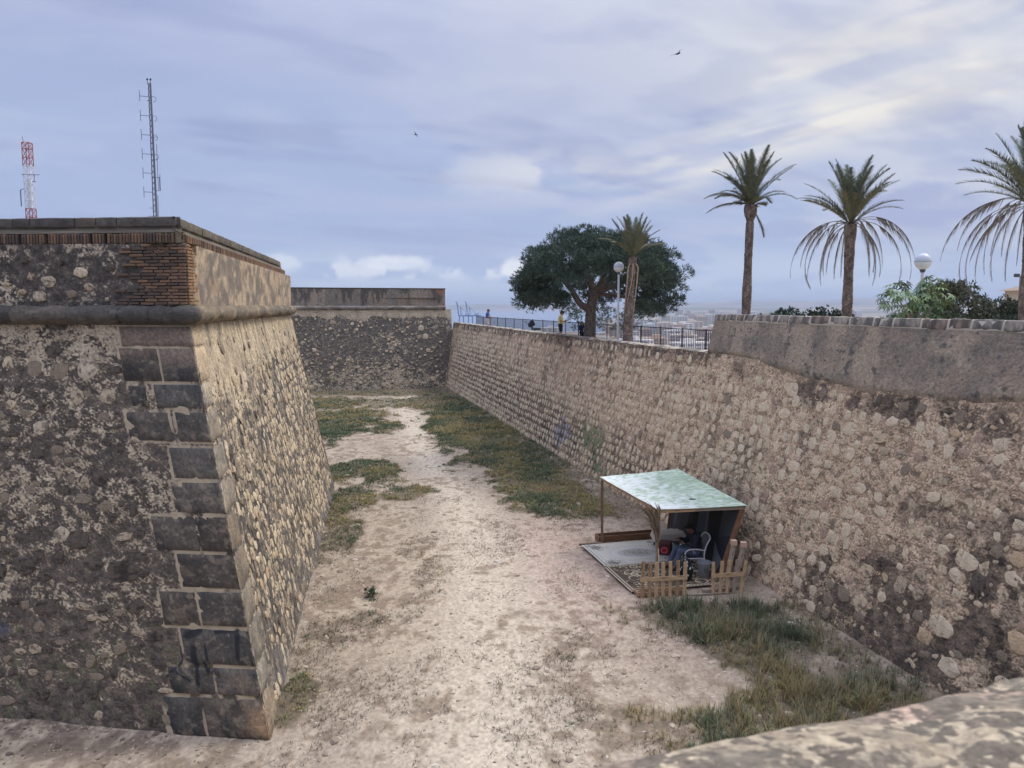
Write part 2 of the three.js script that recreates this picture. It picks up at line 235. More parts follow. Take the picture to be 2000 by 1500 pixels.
const quoinTex = tex(768, 1536, (s, t, o) => {
  const u = -1.2 + 3.2 * s, h = t * HB, n = fbm(u * 4, h * 4, 400, 4), g = fbm(u * 30, h * 30, 410, 3), top = sstep(6.2, 6.75, h + 0.35 * (n - 0.5));
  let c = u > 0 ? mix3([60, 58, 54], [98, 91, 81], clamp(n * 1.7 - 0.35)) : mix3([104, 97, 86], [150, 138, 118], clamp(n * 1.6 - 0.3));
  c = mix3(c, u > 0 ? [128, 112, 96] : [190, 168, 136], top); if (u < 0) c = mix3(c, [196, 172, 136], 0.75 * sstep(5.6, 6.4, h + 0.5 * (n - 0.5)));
  const edge = sstep(0.05, 0.0, Math.abs(u + 0.01) + 0.05 * (vn(u * 30, h * 18, 420) - 0.35)); c = mix3(c, [176, 166, 148], edge * 0.8);
  const worn = blob(u, h, 0.12, 0.22, 0.26, 0.32) + blob(u, h, 0.3, 0.95, 0.35, 0.16) * 0.5; c = mix3(c, [158, 134, 106], clamp(worn * 0.9 * sstep(0.25, 0.5, n + 0.1)));
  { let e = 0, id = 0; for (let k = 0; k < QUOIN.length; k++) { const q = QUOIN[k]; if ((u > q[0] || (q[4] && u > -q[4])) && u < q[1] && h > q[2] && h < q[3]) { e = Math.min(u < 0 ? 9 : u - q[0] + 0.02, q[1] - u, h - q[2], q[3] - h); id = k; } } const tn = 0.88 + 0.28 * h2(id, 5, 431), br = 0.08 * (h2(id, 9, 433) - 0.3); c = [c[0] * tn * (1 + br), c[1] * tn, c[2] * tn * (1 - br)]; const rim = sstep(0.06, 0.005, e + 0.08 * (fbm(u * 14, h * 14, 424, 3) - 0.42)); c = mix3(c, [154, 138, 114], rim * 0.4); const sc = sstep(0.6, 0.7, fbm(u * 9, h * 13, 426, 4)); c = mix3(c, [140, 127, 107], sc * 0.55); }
  const pt = vn(u * 60, h * 60, 430); for (let i = 0; i < 3; i++) o[i] = c[i] * (1 + 0.5 * (g - 0.5)) + (pt > 0.95 ? 36 : pt < 0.08 ? -18 : 0);
  o[3] = 0.5 * g + 0.3 * n + 0.2 * pt; paint(u, h, o);
}, { bump: true, clamp: true });
const FLANKC = { d0: [78, 72, 65], d1: [128, 117, 103], p0: [170, 152, 124], p1: [206, 186, 152] };
const flankTex = tex(2048, 1024, (s, t, o) => {
  const u = s * FLANK, h = t * HB, top = sstep(5.0, 6.2, h + 0.7 * (fbm(u * 0.8, 2, 310, 3) - 0.5) - u * 0.03);
  const b = -0.035 + 0.3 * top + 0.1 * blob(u, h, 5.5, 5.2, 1.6, 0.7) - 0.03 * sstep(1.2, 0.2, h);
  lichen(u, h * 0.8, 300, b, FLANKC, o);
  const st = sstep(0.55, 0.7, fbm(u * 5, h * 0.7, 330, 4)) * 0.5; o[0] *= 1 - 0.45 * st; o[1] *= 1 - 0.44 * st; o[2] *= 1 - 0.4 * st;
  const gl = 0.25 * sstep(1.3, 0.2, h) * sstep(0.4, 0.6, fbm(u * 2, h * 2, 340, 3)); o[0] = mix(o[0], 150, gl); o[1] = mix(o[1], 146, gl); o[2] = mix(o[2], 146, gl);
}, { bump: true, clamp: true });
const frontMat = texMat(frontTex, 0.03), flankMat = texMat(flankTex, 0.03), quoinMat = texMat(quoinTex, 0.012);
const bastion = thing('bastion', 'near stone bastion with dark front, brick-edged parapet and rounded cordon on the left', 'bastion', [C0.x, 0, C0.z]);
{
  const fd = (u, h) => 0.05 * (fbm(u * 1.2, h * 1.2, 500, 3) - 0.5) + 0.05 * (fbm(u * 6, h * 6, 510, 3) - 0.5);
  const front = part(bastion, 'front_wall', faceGeo((u, h) => frontAt(u, h, u < 0.3 ? -0.02 : fd(u, h) - 0.012), nFront, 0, 14, 220, 0, HB, 130), frontMat, 'dark lichen-covered rubble face turned to the viewer');
  const flank = part(bastion, 'flank_wall', faceGeo((u, h) => flankAt(u, h, u < 0.3 ? -0.02 : (fd(u + 50, h) * 1.1 - 0.012) + 0.1 * sstep(0.5, 0, h) * sstep(6, 14, u) * fbm(u * 2, h * 3, 530, 3)), nFlank, 0, FLANK, 240, 0, HB, 120), flankMat, 'sloping flank of cream stones in dark mortar');
  const farN = V(-0.3, 0.2, -0.95).normalize(), gd = V(-0.95, 0, -0.3); part(bastion, 'far_wall', faceGeo((u, h) => lerpV(F0, F1, h / HB).addScaledVector(gd, u), farN, 0, 25, 10, 0, HB, 6), frontMat);
  // quoins
  QUOIN.forEach((q) => {
    const cols = []; const na = 12; const a0 = -q[4];
    if (q[4]) { for (let i = 0; i <= 6; i++) cols.push(a0 + (0 - a0) * i / 6); for (let i = 1; i <= na; i++) cols.push(q[1] * i / na); } else for (let i = 0; i <= na; i++) cols.push(mix(q[0], q[1], i / na));
    const nh = 9, N = cols.length - 1, ea = [0, 0.2 / N, ...Array(0)];
    const g = faceGeo((ci, ri) => { const c = Math.round(ci), r = Math.round(ri); let a = cols[c], h = mix(q[2], q[3], r / nh); const e = c === 0 || c === N || r === 0 || r === nh; const e2 = c === 1 || c === N - 1 || r === 1 || r === nh - 1;
      if (r === 1) h = q[2] + 0.016; if (r === nh - 1) h = q[3] - 0.016; if (c === 1) a = cols[0] + 0.018; if (c === N - 1) a = cols[N] - 0.018;
      const wob = 0.02 * (fbm(a * 5, h * 5, 600, 3) - 0.5) * 2 - (e2 ? 0.018 * sstep(0.6, 0.8, vn(a * 11, h * 11, 601)) : 0); return cornerAt(a, Math.max(h, -0.02), e ? -0.05 : 0.016 + (e2 ? -0.01 : 0) + wob - (a === 0 ? 0.012 + 0.012 * vn(h * 9, 1, 77) : 0)); }, q[4] ? nFlank : nFront, 0, N, N, 0, nh, nh, (ci, ri) => { const a = cols[Math.round(ci)], h = mix(q[2], q[3], ri / nh); return [(a + 1.2) / 3.2, clamp(h / HB, 0.002, 0.998)]; });
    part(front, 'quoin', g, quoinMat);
  });
  // large stones set in the front and many in the flank
  const list = []; reseed(71);
  const F = (u, h, w, t, tint, k, label) => list.push({ at: frontAt, n: nFront, u, h, w, t, d: 0.018, tint, k, turn: rr(-0.3, 0.3), o: -0.005, label });
  F(2.19, 6.3, 0.44, 0.4, 9, 3, 'large pale rounded stone high in the dark front'); F(3.26, 6.32, 0.3, 0.34, 4, 1); F(2.76, 6.27, 0.38, 0.38, 4, 2); F(2.49, 5.81, 0.28, 0.32, 3, 4); F(3.31, 5.23, 0.34, 0.26, 9, 5); F(3.77, 6.41, 0.22, 0.3, 1, 6); F(3.25, 3.33, 0.36, 0.3, 9, 7); F(2.18, 2.72, 0.6, 0.4, 5, 8); F(4.11, 2.75, 0.47, 0.33, 5, 1); F(2.97, 3.23, 0.5, 0.36, 5, 2); F(2.05, 2.11, 0.35, 0.25, 5, 3); F(3.78, 2.05, 0.52, 0.33, 5, 4); F(1.88, 5.81, 0.33, 0.28, 3, 6); F(3.85, 5.65, 0.24, 0.2, 1, 7);
  for (let k = 0; k < 130; k++) { const u = rr(1.75, 5.7), h = rr(0.4, 6.7); if (list.some((q) => Math.hypot(q.u - u, q.h - h) < 0.34)) continue; F(u, h, rr(0.12, 0.36), rr(0.1, 0.26), rnd() < 0.1 ? 3 : rnd() < 0.3 ? 4 : 5, Math.floor(rr(0, 14))); }
  for (let h = 0.2; h < 6.5; h += rr(0.17, 0.25)) for (let u = (h > 6 ? 1.5 : 1.65) + rr(0, 0.2); u < 6; u += rr(0.16, 0.4)) { if (rnd() < 0.35 || list.some((q) => Math.hypot(q.u - u, q.h - h) < (q.w + 0.2) * 0.55)) continue; const q = rnd(); list.push({ at: frontAt, n: nFront, u, h: h + rr(-0.04, 0.04), w: rr(0.1, 0.3), t: rr(0.08, 0.2), d: rr(0.008, 0.016), tint: q < 0.5 ? 5 : q < 0.8 ? 4 : 3, k: Math.floor(rr(0, 14)), turn: rr(-0.3, 0.3), o: -0.008 }); }
  setStones(front, list.splice(0), 120, 'stone');
  for (let h = 0.25; h < 6.9; h += rr(0.2, 0.27)) for (let u = 1.0 + rr(0, 0.2); u < FLANK - 0.4; u += rr(0.2, 0.42)) {
    const top = sstep(5.0, 6.2, h + 0.7 * (fbm(u * 0.8, 2, 310, 3) - 0.5) - u * 0.03); const dn = fbm(u * 0.6, h * 0.9, 350, 3);
    if (rnd() < 0.85 * top || rnd() > dn * 1.45) continue; const dk = rnd();
    list.push({ at: flankAt, n: nFlank, u: u + rr(-0.05, 0.05), h: h + rr(-0.06, 0.06), w: rr(0.14, 0.32), t: rr(0.14, 0.3), d: rr(0.006, 0.016), tint: dk < 0.26 ? 4 : dk < 0.31 ? 5 : dk < 0.62 ? 3 : dk < 0.8 ? 1 : dk < 0.92 ? 0 : 2, k: Math.floor(rr(0, 9)), turn: rr(-0.4, 0.4), o: -0.004 });
  }
  setStones(flank, list, 180, 'stone');
  // cordon
  const cordTex = tex(256, 128, (s, t, o) => { const n = fbm(s * 9, t * 5, 700, 4), g = fbm(s * 40, t * 20, 710, 3); const b = 190 + 90 * (n - 0.5) + 70 * (g - 0.5); o[0] = b; o[1] = b - 3; o[2] = b - 8; o[3] = 0.5 * n + 0.5 * g; }, { bump: true });
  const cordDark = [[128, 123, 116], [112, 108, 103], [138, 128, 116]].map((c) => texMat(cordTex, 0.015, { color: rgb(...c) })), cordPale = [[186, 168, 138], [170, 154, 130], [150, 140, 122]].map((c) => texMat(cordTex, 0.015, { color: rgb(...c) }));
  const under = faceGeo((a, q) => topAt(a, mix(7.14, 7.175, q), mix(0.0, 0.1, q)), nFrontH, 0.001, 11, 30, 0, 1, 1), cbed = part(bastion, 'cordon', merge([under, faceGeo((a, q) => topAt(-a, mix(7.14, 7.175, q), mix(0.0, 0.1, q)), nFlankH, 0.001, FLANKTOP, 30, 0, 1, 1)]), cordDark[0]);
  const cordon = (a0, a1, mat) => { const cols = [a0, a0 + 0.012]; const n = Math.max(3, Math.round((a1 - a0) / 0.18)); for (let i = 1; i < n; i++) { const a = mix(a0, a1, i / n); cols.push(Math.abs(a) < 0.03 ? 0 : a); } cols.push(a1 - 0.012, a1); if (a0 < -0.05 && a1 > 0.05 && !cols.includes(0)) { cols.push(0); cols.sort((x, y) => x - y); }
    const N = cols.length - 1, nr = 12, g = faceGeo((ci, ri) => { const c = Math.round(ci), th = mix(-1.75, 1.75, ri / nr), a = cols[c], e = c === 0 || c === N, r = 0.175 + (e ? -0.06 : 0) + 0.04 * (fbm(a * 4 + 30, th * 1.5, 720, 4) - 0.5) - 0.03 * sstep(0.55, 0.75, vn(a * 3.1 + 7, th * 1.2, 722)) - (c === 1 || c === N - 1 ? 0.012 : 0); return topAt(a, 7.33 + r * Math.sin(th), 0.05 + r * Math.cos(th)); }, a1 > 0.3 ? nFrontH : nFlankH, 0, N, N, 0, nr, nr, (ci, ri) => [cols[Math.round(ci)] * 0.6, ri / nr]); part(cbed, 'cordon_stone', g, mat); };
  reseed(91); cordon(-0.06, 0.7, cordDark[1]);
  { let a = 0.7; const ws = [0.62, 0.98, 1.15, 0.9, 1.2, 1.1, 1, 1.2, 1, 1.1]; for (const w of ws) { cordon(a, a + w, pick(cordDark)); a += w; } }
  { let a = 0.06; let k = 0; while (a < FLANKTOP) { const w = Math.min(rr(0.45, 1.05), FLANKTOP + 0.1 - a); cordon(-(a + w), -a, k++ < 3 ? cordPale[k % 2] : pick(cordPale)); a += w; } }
  // ledge under the cordon and the parapet body
  const PAR = { d0: [66, 61, 56], d1: [112, 103, 92], p0: [150, 136, 116], p1: [186, 170, 146] };
  const parTex = tex(1024, 128, (s, t, o) => { const u = s * 11, h = t * 1.15; const zone = sstep(2.6, 3.4, u) * 0.1; lichen(u, h, 740, -0.09 + zone * sstep(0.9, 0.2, h) + 0.1 * sstep(0.9, 1.1, h + 0.1 * vn(u * 2, 1, 3)), PAR, o); }, { bump: true, clamp: true });
  const parW = part(bastion, 'parapet_wall', faceGeo((a, y) => topAt(a, y, a === 0 ? 0 : 0.03 * (fbm(a * 5, y * 5, 760, 3) - 0.5)), nFrontH, 0, 11, 150, 7.4, 8.65, 20), texMat(parTex, 0.025), 'dark rubble parapet above the cordon');
  const plaTex = tex(2048, 128, (s, t, o) => { const u = s * FLANKTOP, h = t * 1.15, n = fbm(u * 2, h * 3.4, 780, 5), st = fbm(u * 3, h * 4, 790, 5), g = fbm(u * 40, h * 40, 795, 2); let c = mix3([190, 167, 136], [154, 138, 118], sstep(0.4, 0.62, n)); c = mix3(c, [112, 102, 90], 0.7 * sstep(0.42, 0.66, st * 0.7 + n * 0.3)); const gap = sstep(0.63, 0.69, fbm(u * 1.4, h * 2, 799, 3)); c = mix3(c, [184, 154, 120], gap * 0.6); for (let i = 0; i < 3; i++) o[i] = c[i] * (1 + 0.35 * (g - 0.5)); o[3] = 0.5 + 0.3 * (g - 0.5) - 0.3 * gap + 0.3 * (n - 0.5); }, { bump: true, clamp: true });
  part(bastion, 'parapet_flank', faceGeo((a, y) => topAt(a === 0 ? -0.0001 : -a, y, a < 0.4 ? -0.01 : 0.02 + 0.02 * (fbm(a * 3, y * 3, 770, 3) - 0.5)), nFlankH, 0, FLANKTOP, 160, 7.4, 8.65, 14), texMat(plaTex, 0.02), 'weathered cream plaster on the receding parapet');
  part(bastion, 'parapet_end', faceGeo((a, y) => topAt(-FLANKTOP, y, 0.02).addScaledVector(dL, a), V(-0.3, 0, -0.95), 0, 6, 12, 7.4, 8.65, 6), frontMat);
  part(bastion, 'parapet_ledge', merge([faceGeo((a, q) => topAt(a, 8.65, -q), Y, 0.0001, 11, 20, 0, 0.7, 2), faceGeo((a, q) => topAt(-a, 8.655, -q), Y, 0.0001, FLANKTOP, 20, 0, 0.7, 2)]), cordPale[1]);
  const core = part(bastion, 'parapet_core', merge([faceGeo((a, y) => topAt(a, y, -0.26), nFrontH, 0.31, 11, 60, 8.64, 9.13, 4), faceGeo((a, y) => topAt(-a, y, -0.26), nFlankH, 0.31, FLANKTOP - 0.6, 60, 8.64, 9.13, 4)]), texMat(plaTex, 0.02));
  // brick quoin on the corner of the parapet
  const brickTex = tex(128, 64, (s, t, o) => { const n = fbm(s * 6, t * 4, 800, 4), g = fbm(s * 30, t * 16, 810, 2); const b = 196 + 80 * (n - 0.5) + 70 * (g - 0.5); o[0] = b; o[1] = b - 4; o[2] = b - 8; o[3] = 0.5 * n + 0.5 * g; }, { bump: true });
  const brickDark = [[164, 134, 110], [138, 116, 100], [182, 146, 116], [126, 111, 100]].map((c) => texMat(brickTex, 0.008, { color: rgb(...c) })), brickLit = [[206, 164, 120], [192, 148, 106], [214, 178, 136]].map((c) => texMat(brickTex, 0.008, { color: rgb(...c) }));  // one brick in two tones: front shade and flank light put into the colours
  const unitBrick = [0, 1, 2].map((k) => { const g = new RoundedBoxGeometry(1, 1, 1, 1, 0.12); const p = g.attributes.position; reseed(900 + k); for (let i = 0; i < p.count; i++) p.setXYZ(i, p.getX(i) * (1 + 0.06 * (h2(Math.round(p.getX(i) * 9), Math.round(p.getY(i) * 9), k) - 0.5)), p.getY(i) * (1 + 0.1 * (h2(Math.round(p.getZ(i) * 9), Math.round(p.getX(i) * 9), k + 5) - 0.5)), p.getZ(i)); g.computeVertexNormals(); return g; });
  const putBrick = (name, at, a, y, o, w, h, d, mat, list2) => { const p = at(a, y, o), x = at(a + 0.02, y, o).sub(p).normalize(), yy = Y.clone(), z = new THREE.Vector3().crossVectors(x, yy); const m = new THREE.Matrix4().makeBasis(x.multiplyScalar(w), yy.multiplyScalar(h), z.multiplyScalar(d)).setPosition(p.sub(bastion.position)); const k = Math.floor(rnd() * 3); if (list2) { list2.push(unitBrick[k].clone().applyMatrix4(m)); return; } const e = shadows(new THREE.Mesh(unitBrick[k], mat)); e.name = name; e.applyMatrix4(m); (name === 'brick' ? parW : core).add(e); };
  reseed(93);
  const rows = 19, rh = 1.13 / rows;
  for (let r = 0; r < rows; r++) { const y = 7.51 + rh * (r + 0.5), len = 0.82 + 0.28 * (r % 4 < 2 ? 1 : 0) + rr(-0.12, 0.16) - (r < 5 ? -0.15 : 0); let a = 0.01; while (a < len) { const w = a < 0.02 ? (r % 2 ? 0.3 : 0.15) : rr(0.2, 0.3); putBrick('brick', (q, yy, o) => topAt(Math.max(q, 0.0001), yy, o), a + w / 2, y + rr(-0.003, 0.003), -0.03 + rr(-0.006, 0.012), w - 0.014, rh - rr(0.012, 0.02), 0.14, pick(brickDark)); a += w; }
    let b = 0.0; const flen = r % 4 < 2 ? 0.62 : 0.36; while (b < flen) { const w = b === 0 ? (r % 2 ? 0.14 : 0.28) : rr(0.14, 0.28); putBrick('brick', (q, yy, o) => topAt(-Math.max(q, 0.0001), yy, o), b + w / 2, y, -0.04 + rr(-0.004, 0.008), w - 0.012, rh - rr(0.012, 0.018), 0.13, pick(brickLit)); b += w; } }
  // soldier course below the coping
  for (let a = 0.34; a < 4.6; a += 0.06) if (rnd() > 0.05) putBrick('soldier_brick', topAt, a, 8.75 + rr(-0.006, 0.006), -0.21 + rr(-0.012, 0.012), 0.046, 0.185 + rr(-0.02, 0.01), 0.16, pick(brickDark));
  const far = []; for (let a = 0.62; a < FLANKTOP - 0.5; a += 0.075) { const at = (q, y, o) => topAt(-q, y, o); putBrick('soldier_brick', at, a, 8.75 + rr(-0.005, 0.005), -0.2 + rr(-0.012, 0.012), 0.058, 0.19, 0.16, pick([...brickDark, brickLit[1]]), a > 8 ? far : null); }
  const fb = part(core, 'far_soldier_bricks', Object.assign(mergeGeometries(far), { userData: { localised: true } }), brickDark[2]); fb.userData.kind = 'stuff';
  { const g = faceGeo((c, y) => topAt([-0.62, -0.3, 0, 0.12, 0.3][Math.round(c)], y, -0.17), nFlankH, 0, 4, 4, 8.66, 8.87, 2); part(bastion, 'corner_block', g, cordPale[0], 'pale plaster block under the corner of the coping'); }
  // ledge band and coping
  part(bastion, 'band', merge([faceGeo((a, q) => topAt(a, 8.86 + 0.12 * q, -0.17 - 0.09 * Math.sin(q * 1.5)), nFrontH, 0.2, 11, 40, 0, 1, 4), faceGeo((a, q) => topAt(-a, 8.86 + 0.12 * q, -0.17 - 0.09 * Math.sin(q * 1.5)), nFlankH, 0.2, FLANKTOP - 0.6, 40, 0, 1, 4)]), cordPale[2]);
  const slab = (at, a0, a1, y0, y1, o0, o1, mat) => { const p = [[o1 - 0.02, y0], [o1, y0 + 0.02], [o1, y1 - 0.025], [o1 - 0.025, y1], [o0, y1]]; const n = 5; const g = faceGeo((c, r) => { const a = mix(a0, a1, c / n), q = p[Math.round(r)], e = c < 0.5 || c > n - 0.5; return at(Math.max(a, -q[0] * 1.02), q[1] + (e ? -0.004 : 0.008 * (vn(a * 6, q[1] * 9, 830) - 0.5)), q[0] - (e ? 0.012 : 0) + 0.012 * (vn(a * 5, q[1] * 7, 833) - 0.5)); }, at(a0, y0, 1).sub(at(a0, y0, 0)), 0, n, n, 0, 4, 4, (c, r) => [mix(a0, a1, c / n) * 0.7, r / 4]); return part(core, 'coping_stone', g, mat); };
  { let a = 0.19; for (const w of [1.3, 0.42, 0.42, 0.92, 0.34, 1.1, 0.9, 1, 1, 1.2]) { slab(topAt, a, a + w - 0.02, 8.975, 9.16, -0.85, -0.22 + 0.02 * rnd(), cordDark[Math.floor(rnd() * 3)]); a += w; } }
  { let a = 0.19; while (a < FLANKTOP - 1) { const w = rr(0.6, 1.2); slab((q, y, o) => topAt(-q, y, o), a, a + w - 0.02, 8.975, 9.16, -0.85, -0.22 + 0.02 * rnd(), pick([cordPale[2], cordDark[2], cordPale[1]])); a += w; } }
  part(bastion, 'fill', gridGeo((s, t) => V(mix(mix(-6.9, -9.4, t), -66, s), 8.64, 0).setZ(mix(mix(-15.3, -21, s), mix(-30.6, -48, s), t)), 0, 1, 2, 0, 1, 2), cordPale[2]);
  // stones in the parapet
  const pl = []; reseed(97); for (const [a, y, w, t, tint] of [[2.75, 7.95, 0.3, 0.22, 9], [2.95, 7.68, 0.26, 0.2, 9], [2.1, 8.12, 0.3, 0.2, 0], [1.95, 7.85, 0.2, 0.16, 3], [3.6, 7.9, 0.16, 0.1, 1], [3.3, 7.75, 0.18, 0.12, 3], [3.1, 8.05, 0.12, 0.14, 3], [3.75, 7.62, 0.14, 0.1, 9], [1.6, 7.62, 0.08, 0.08, 9], [2.3, 7.72, 0.2, 0.15, 4], [2.5, 8.3, 0.2, 0.14, 5], [1.5, 8.2, 0.2, 0.16, 5], [3.2, 8.35, 0.24, 0.15, 5]]) pl.push({ at: topAt, n: nFrontH, u: a, h: y, w, t, d: 0.03, tint, k: Math.floor(rr(0, 14)), turn: rr(-0.4, 0.4) }); setStones(parW, pl, 99, 'stone');
}
// ---------------------------------------------------------------- the far bastion that closes the moat
{
  const far = thing('bastion', 'far stone wall closing the moat, dark rubble dotted with pale stones', 'bastion', [-8, 0, -70]);
  const BK = { d0: [84, 79, 72], d1: [128, 118, 104], p0: [164, 148, 124], p1: [196, 178, 150] };
  const L = 26.1;
  const t1 = tex(1024, 512, (s, t, o) => { const u = s * L, h = t * HB; lichen(u * 0.8, h * 0.8, 1200, -0.06 + 0.28 * sstep(6.2, 6.6, h + 0.4 * (vn(u, 1, 4) - 0.5)) + 0.09 * sstep(3.4, 1.2, h + vn(u * 0.5, 2, 9)) - 0.1 * blob(u, h, 23.5, 2.8, 2, 2) - 0.08 * blob(u, h, 13, 5.5, 3, 1.2) + 0.08 * blob(u, h, 21, 2, 1.5, 2.5), BK, o); }, { bump: true, clamp: true });
  const fw = part(far, 'front_wall', faceGeo((u, h) => bkAt(u, h, 0.08 * (fbm(u * 2, h * 2, 1210, 4) - 0.5)), nBk, 0, L, 120, 0, HB, 50), texMat(t1, 0.05));
  const endN = V(0.95, 0.2, 0.1).normalize(), ed = V(-0.25, 0, -1).normalize(); const endAt = (u, h) => bkAt(L, h).addScaledVector(Kd, -0.1 * h).addScaledVector(ed, u);
  part(far, 'front_edge', faceGeo((q, h) => lerpV(bkAt(L - 0.8, h, -0.02), endAt(0, h), q), nBk, 0, 1, 4, 0, HB, 10), texMat(t1, 0.05));
  part(far, 'side_wall', faceGeo(endAt, endN, 0, 14, 20, 0, HB, 12), texMat(t1, 0.05));
  const list = []; reseed(131);
  for (let k = 0; k < 420; k++) { const u = rr(9, L - 0.6), h = rr(0.3, 6.4), w = rr(0.14, 0.3) * (rnd() < 0.12 ? 1.8 : 1); if (list.some((q) => Math.hypot(q.u - u, q.h - h) < 0.32)) continue; const q = rnd(); list.push({ at: bkAt, n: nBk, u, h, w, t: w * rr(0.6, 1), d: 0.07, tint: q < 0.4 ? 0 : q < 0.6 ? 9 : q < 0.85 ? 3 : 4, k: Math.floor(rr(0, 14)), turn: rr(-0.4, 0.4), o: 0.015 }); }
  setStones(fw, list, 300, 'stone');
  const cord = tex(256, 64, (s, t, o) => { const n = fbm(s * 20, t * 3, 1230, 4); const b = 120 + 120 * (n - 0.35); o[0] = b + 8; o[1] = b; o[2] = b - 12; o[3] = n; }, { bump: true }); const cm = texMat(cord, 0.02);
  for (let u = 8; u < L - 0.6; u += 1.3) { const u1 = Math.min(u + 1.28, L - 0.55); part(far, 'cordon_stone', faceGeo((a, th) => bkAt(a, 7.33 + 0.17 * Math.sin(th), 0.05 + 0.17 * Math.cos(th)), nBk, u, u1, 3, -1.6, 1.6, 8, (a, th) => [a * 0.1, th / 3 + 0.5]), cm); }
  const pt = tex(1024, 128, (s, t, o) => { const u = s * L, h = t * 1.55, n = fbm(u * 0.9, h * 1.2, 1240, 5), g = fbm(u * 12, h * 12, 1245, 3), pn = Math.floor(u / 1.55 + 0.3), ton = h2(pn, 3, 7); let c = mix3([122, 114, 103], [160, 146, 127], ton * 0.7 + 0.3 * n); c = mix3(c, [150, 130, 108], 0.7 * sstep(0.5, 0.66, n) * sstep(18, 22, u + 2 * n)); c = mix3(c, [76, 73, 69], 0.7 * sstep(0.54, 0.72, fbm(u * 3, h * 1.1, 1250, 4) + 0.12 * sstep(1, 1.5, h))); const red = sstep(L - 1.2, L - 0.5, u) * sstep(0.4, 0.6, n); c = mix3(c, [160, 112, 84], red * 0.8); for (let i = 0; i < 3; i++) o[i] = c[i] * (1 + 0.4 * (g - 0.5)); const j = Math.abs(((u / 1.55 + 0.3) % 1) - 0.5) * 2 > 0.985 ? 1 : 0; o[3] = 0.5 + 0.3 * (g - 0.5) - 0.4 * j; }, { bump: true, clamp: true });
  part(far, 'parapet', merge([faceGeo((u, h) => bkAt(u, h, 0), nBk, 0, L - 0.55, 60, 7.1, 9.0, 6), faceGeo((q, h) => bkAt(L - 0.55, h, 0).addScaledVector(ed, q), endN, 0, 8, 6, 7.1, 9.0, 4)]), texMat(pt, 0.02));
  for (let u = 6; u < L - 0.7; u += 1.55) part(far, 'coping_stone', beam(bkAt(u, 9.05, -0.3), bkAt(Math.min(u + 1.53, L - 0.5), 9.05, -0.3), 0.66, 0.1, Y, 0.02), texMat(cord, 0.02, { color: rgb(150, 148, 146) }));
  part(far, 'fill', gridGeo((s, t) => V(mix(-120, mix(-7, -16, t), s), 8.2, 0).setZ(mix(mix(-40, -72.8, s), -150, t)), 0, 1, 2, 0, 1, 2), cm);
}

// ---------------------------------------------------------------- counterscarp: the long wall on the right
const scarp = thing('retaining_wall', 'long sloping wall of rows of pale stones along the right side of the moat', 'wall', [5, 0, -30]);
const csDark = (u, h) => csDark0(u, h) * mix(1, 1.45 * sstep(0.38, 0.58, fbm(u * 1.3, h * 1.5, 1302, 4)), sstep(44, 54, u)), csDark0 = (u, h) => 0.19 * (blob(u, h, 10, 2.4, 11, 1.7) + blob(u, h, 24, 2, 8, 1.5)) + 0.12 * blob(u, h, 33, 1.2, 7, 1.1) + 0.1 * blob(u, h, 45, 0.8, 8, 1.2) + 0.26 * blob(u, h, 58, 0.9, 3, 1.1) + 0.2 * blob(u, h, 61, 2.2, 2.4, 1.8) + 0.13 * sstep(5.2, 5.75, h + 0.5 * (fbm(u * 1.6, 1, 1300, 3) - 0.5)) * sstep(49, 46, u) + 0.14 * blob(u, h, 53.5, 5.3, 3.2, 0.3) + 0.12 * blob(u, h, 58, 5.2, 2.6, 0.35);
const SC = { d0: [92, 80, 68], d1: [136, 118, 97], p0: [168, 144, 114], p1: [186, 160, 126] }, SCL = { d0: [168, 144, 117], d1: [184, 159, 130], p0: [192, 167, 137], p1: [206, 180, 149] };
const scMix = { d0: 0, d1: 0, p0: 0, p1: 0 };
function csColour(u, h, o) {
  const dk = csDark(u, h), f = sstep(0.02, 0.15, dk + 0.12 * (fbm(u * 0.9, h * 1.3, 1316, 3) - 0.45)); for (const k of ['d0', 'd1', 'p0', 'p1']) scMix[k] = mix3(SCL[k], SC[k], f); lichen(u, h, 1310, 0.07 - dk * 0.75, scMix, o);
  const cr = sstep(0.6, 0.7, fbm(u * 5, h * 9, 1318, 4)) * 0.26; for (let i = 0; i < 3; i++) o[i] *= 1 - cr;
  const pk = 0.5 * blob(u, h, 28, 4.2, 13, 1.3) * sstep(0.3, 0.6, fbm(u * 0.7, h * 1.2, 1330, 3)); o[0] = mix(o[0], 184, pk); o[1] = mix(o[1], 152, pk); o[2] = mix(o[2], 124, pk);
  const st = sstep(0.56, 0.7, fbm(u * 1.4, h * 0.9, 1340, 4)) * 0.22; for (let i = 0; i < 3; i++) o[i] *= 1 - st;
  const lil = blob(u, h, 34.3, 1.35, 1.5, 0.6) * sstep(0.4, 0.55, fbm(u * 3, h * 3, 1350, 3)) * 0.3, gr = (blob(u, h, 38.2, 1.7, 1.5, 0.6) + blob(u, h, 40, 0.6, 1, 0.4)) * sstep(0.4, 0.55, fbm(u * 3, h * 3, 1360, 3)) * 0.55;
  o[0] = mix(o[0], 168, lil); o[1] = mix(o[1], 164, lil); o[2] = mix(o[2], 184, lil); o[0] = mix(o[0], 110, gr); o[1] = mix(o[1], 132, gr); o[2] = mix(o[2], 84, gr);
}
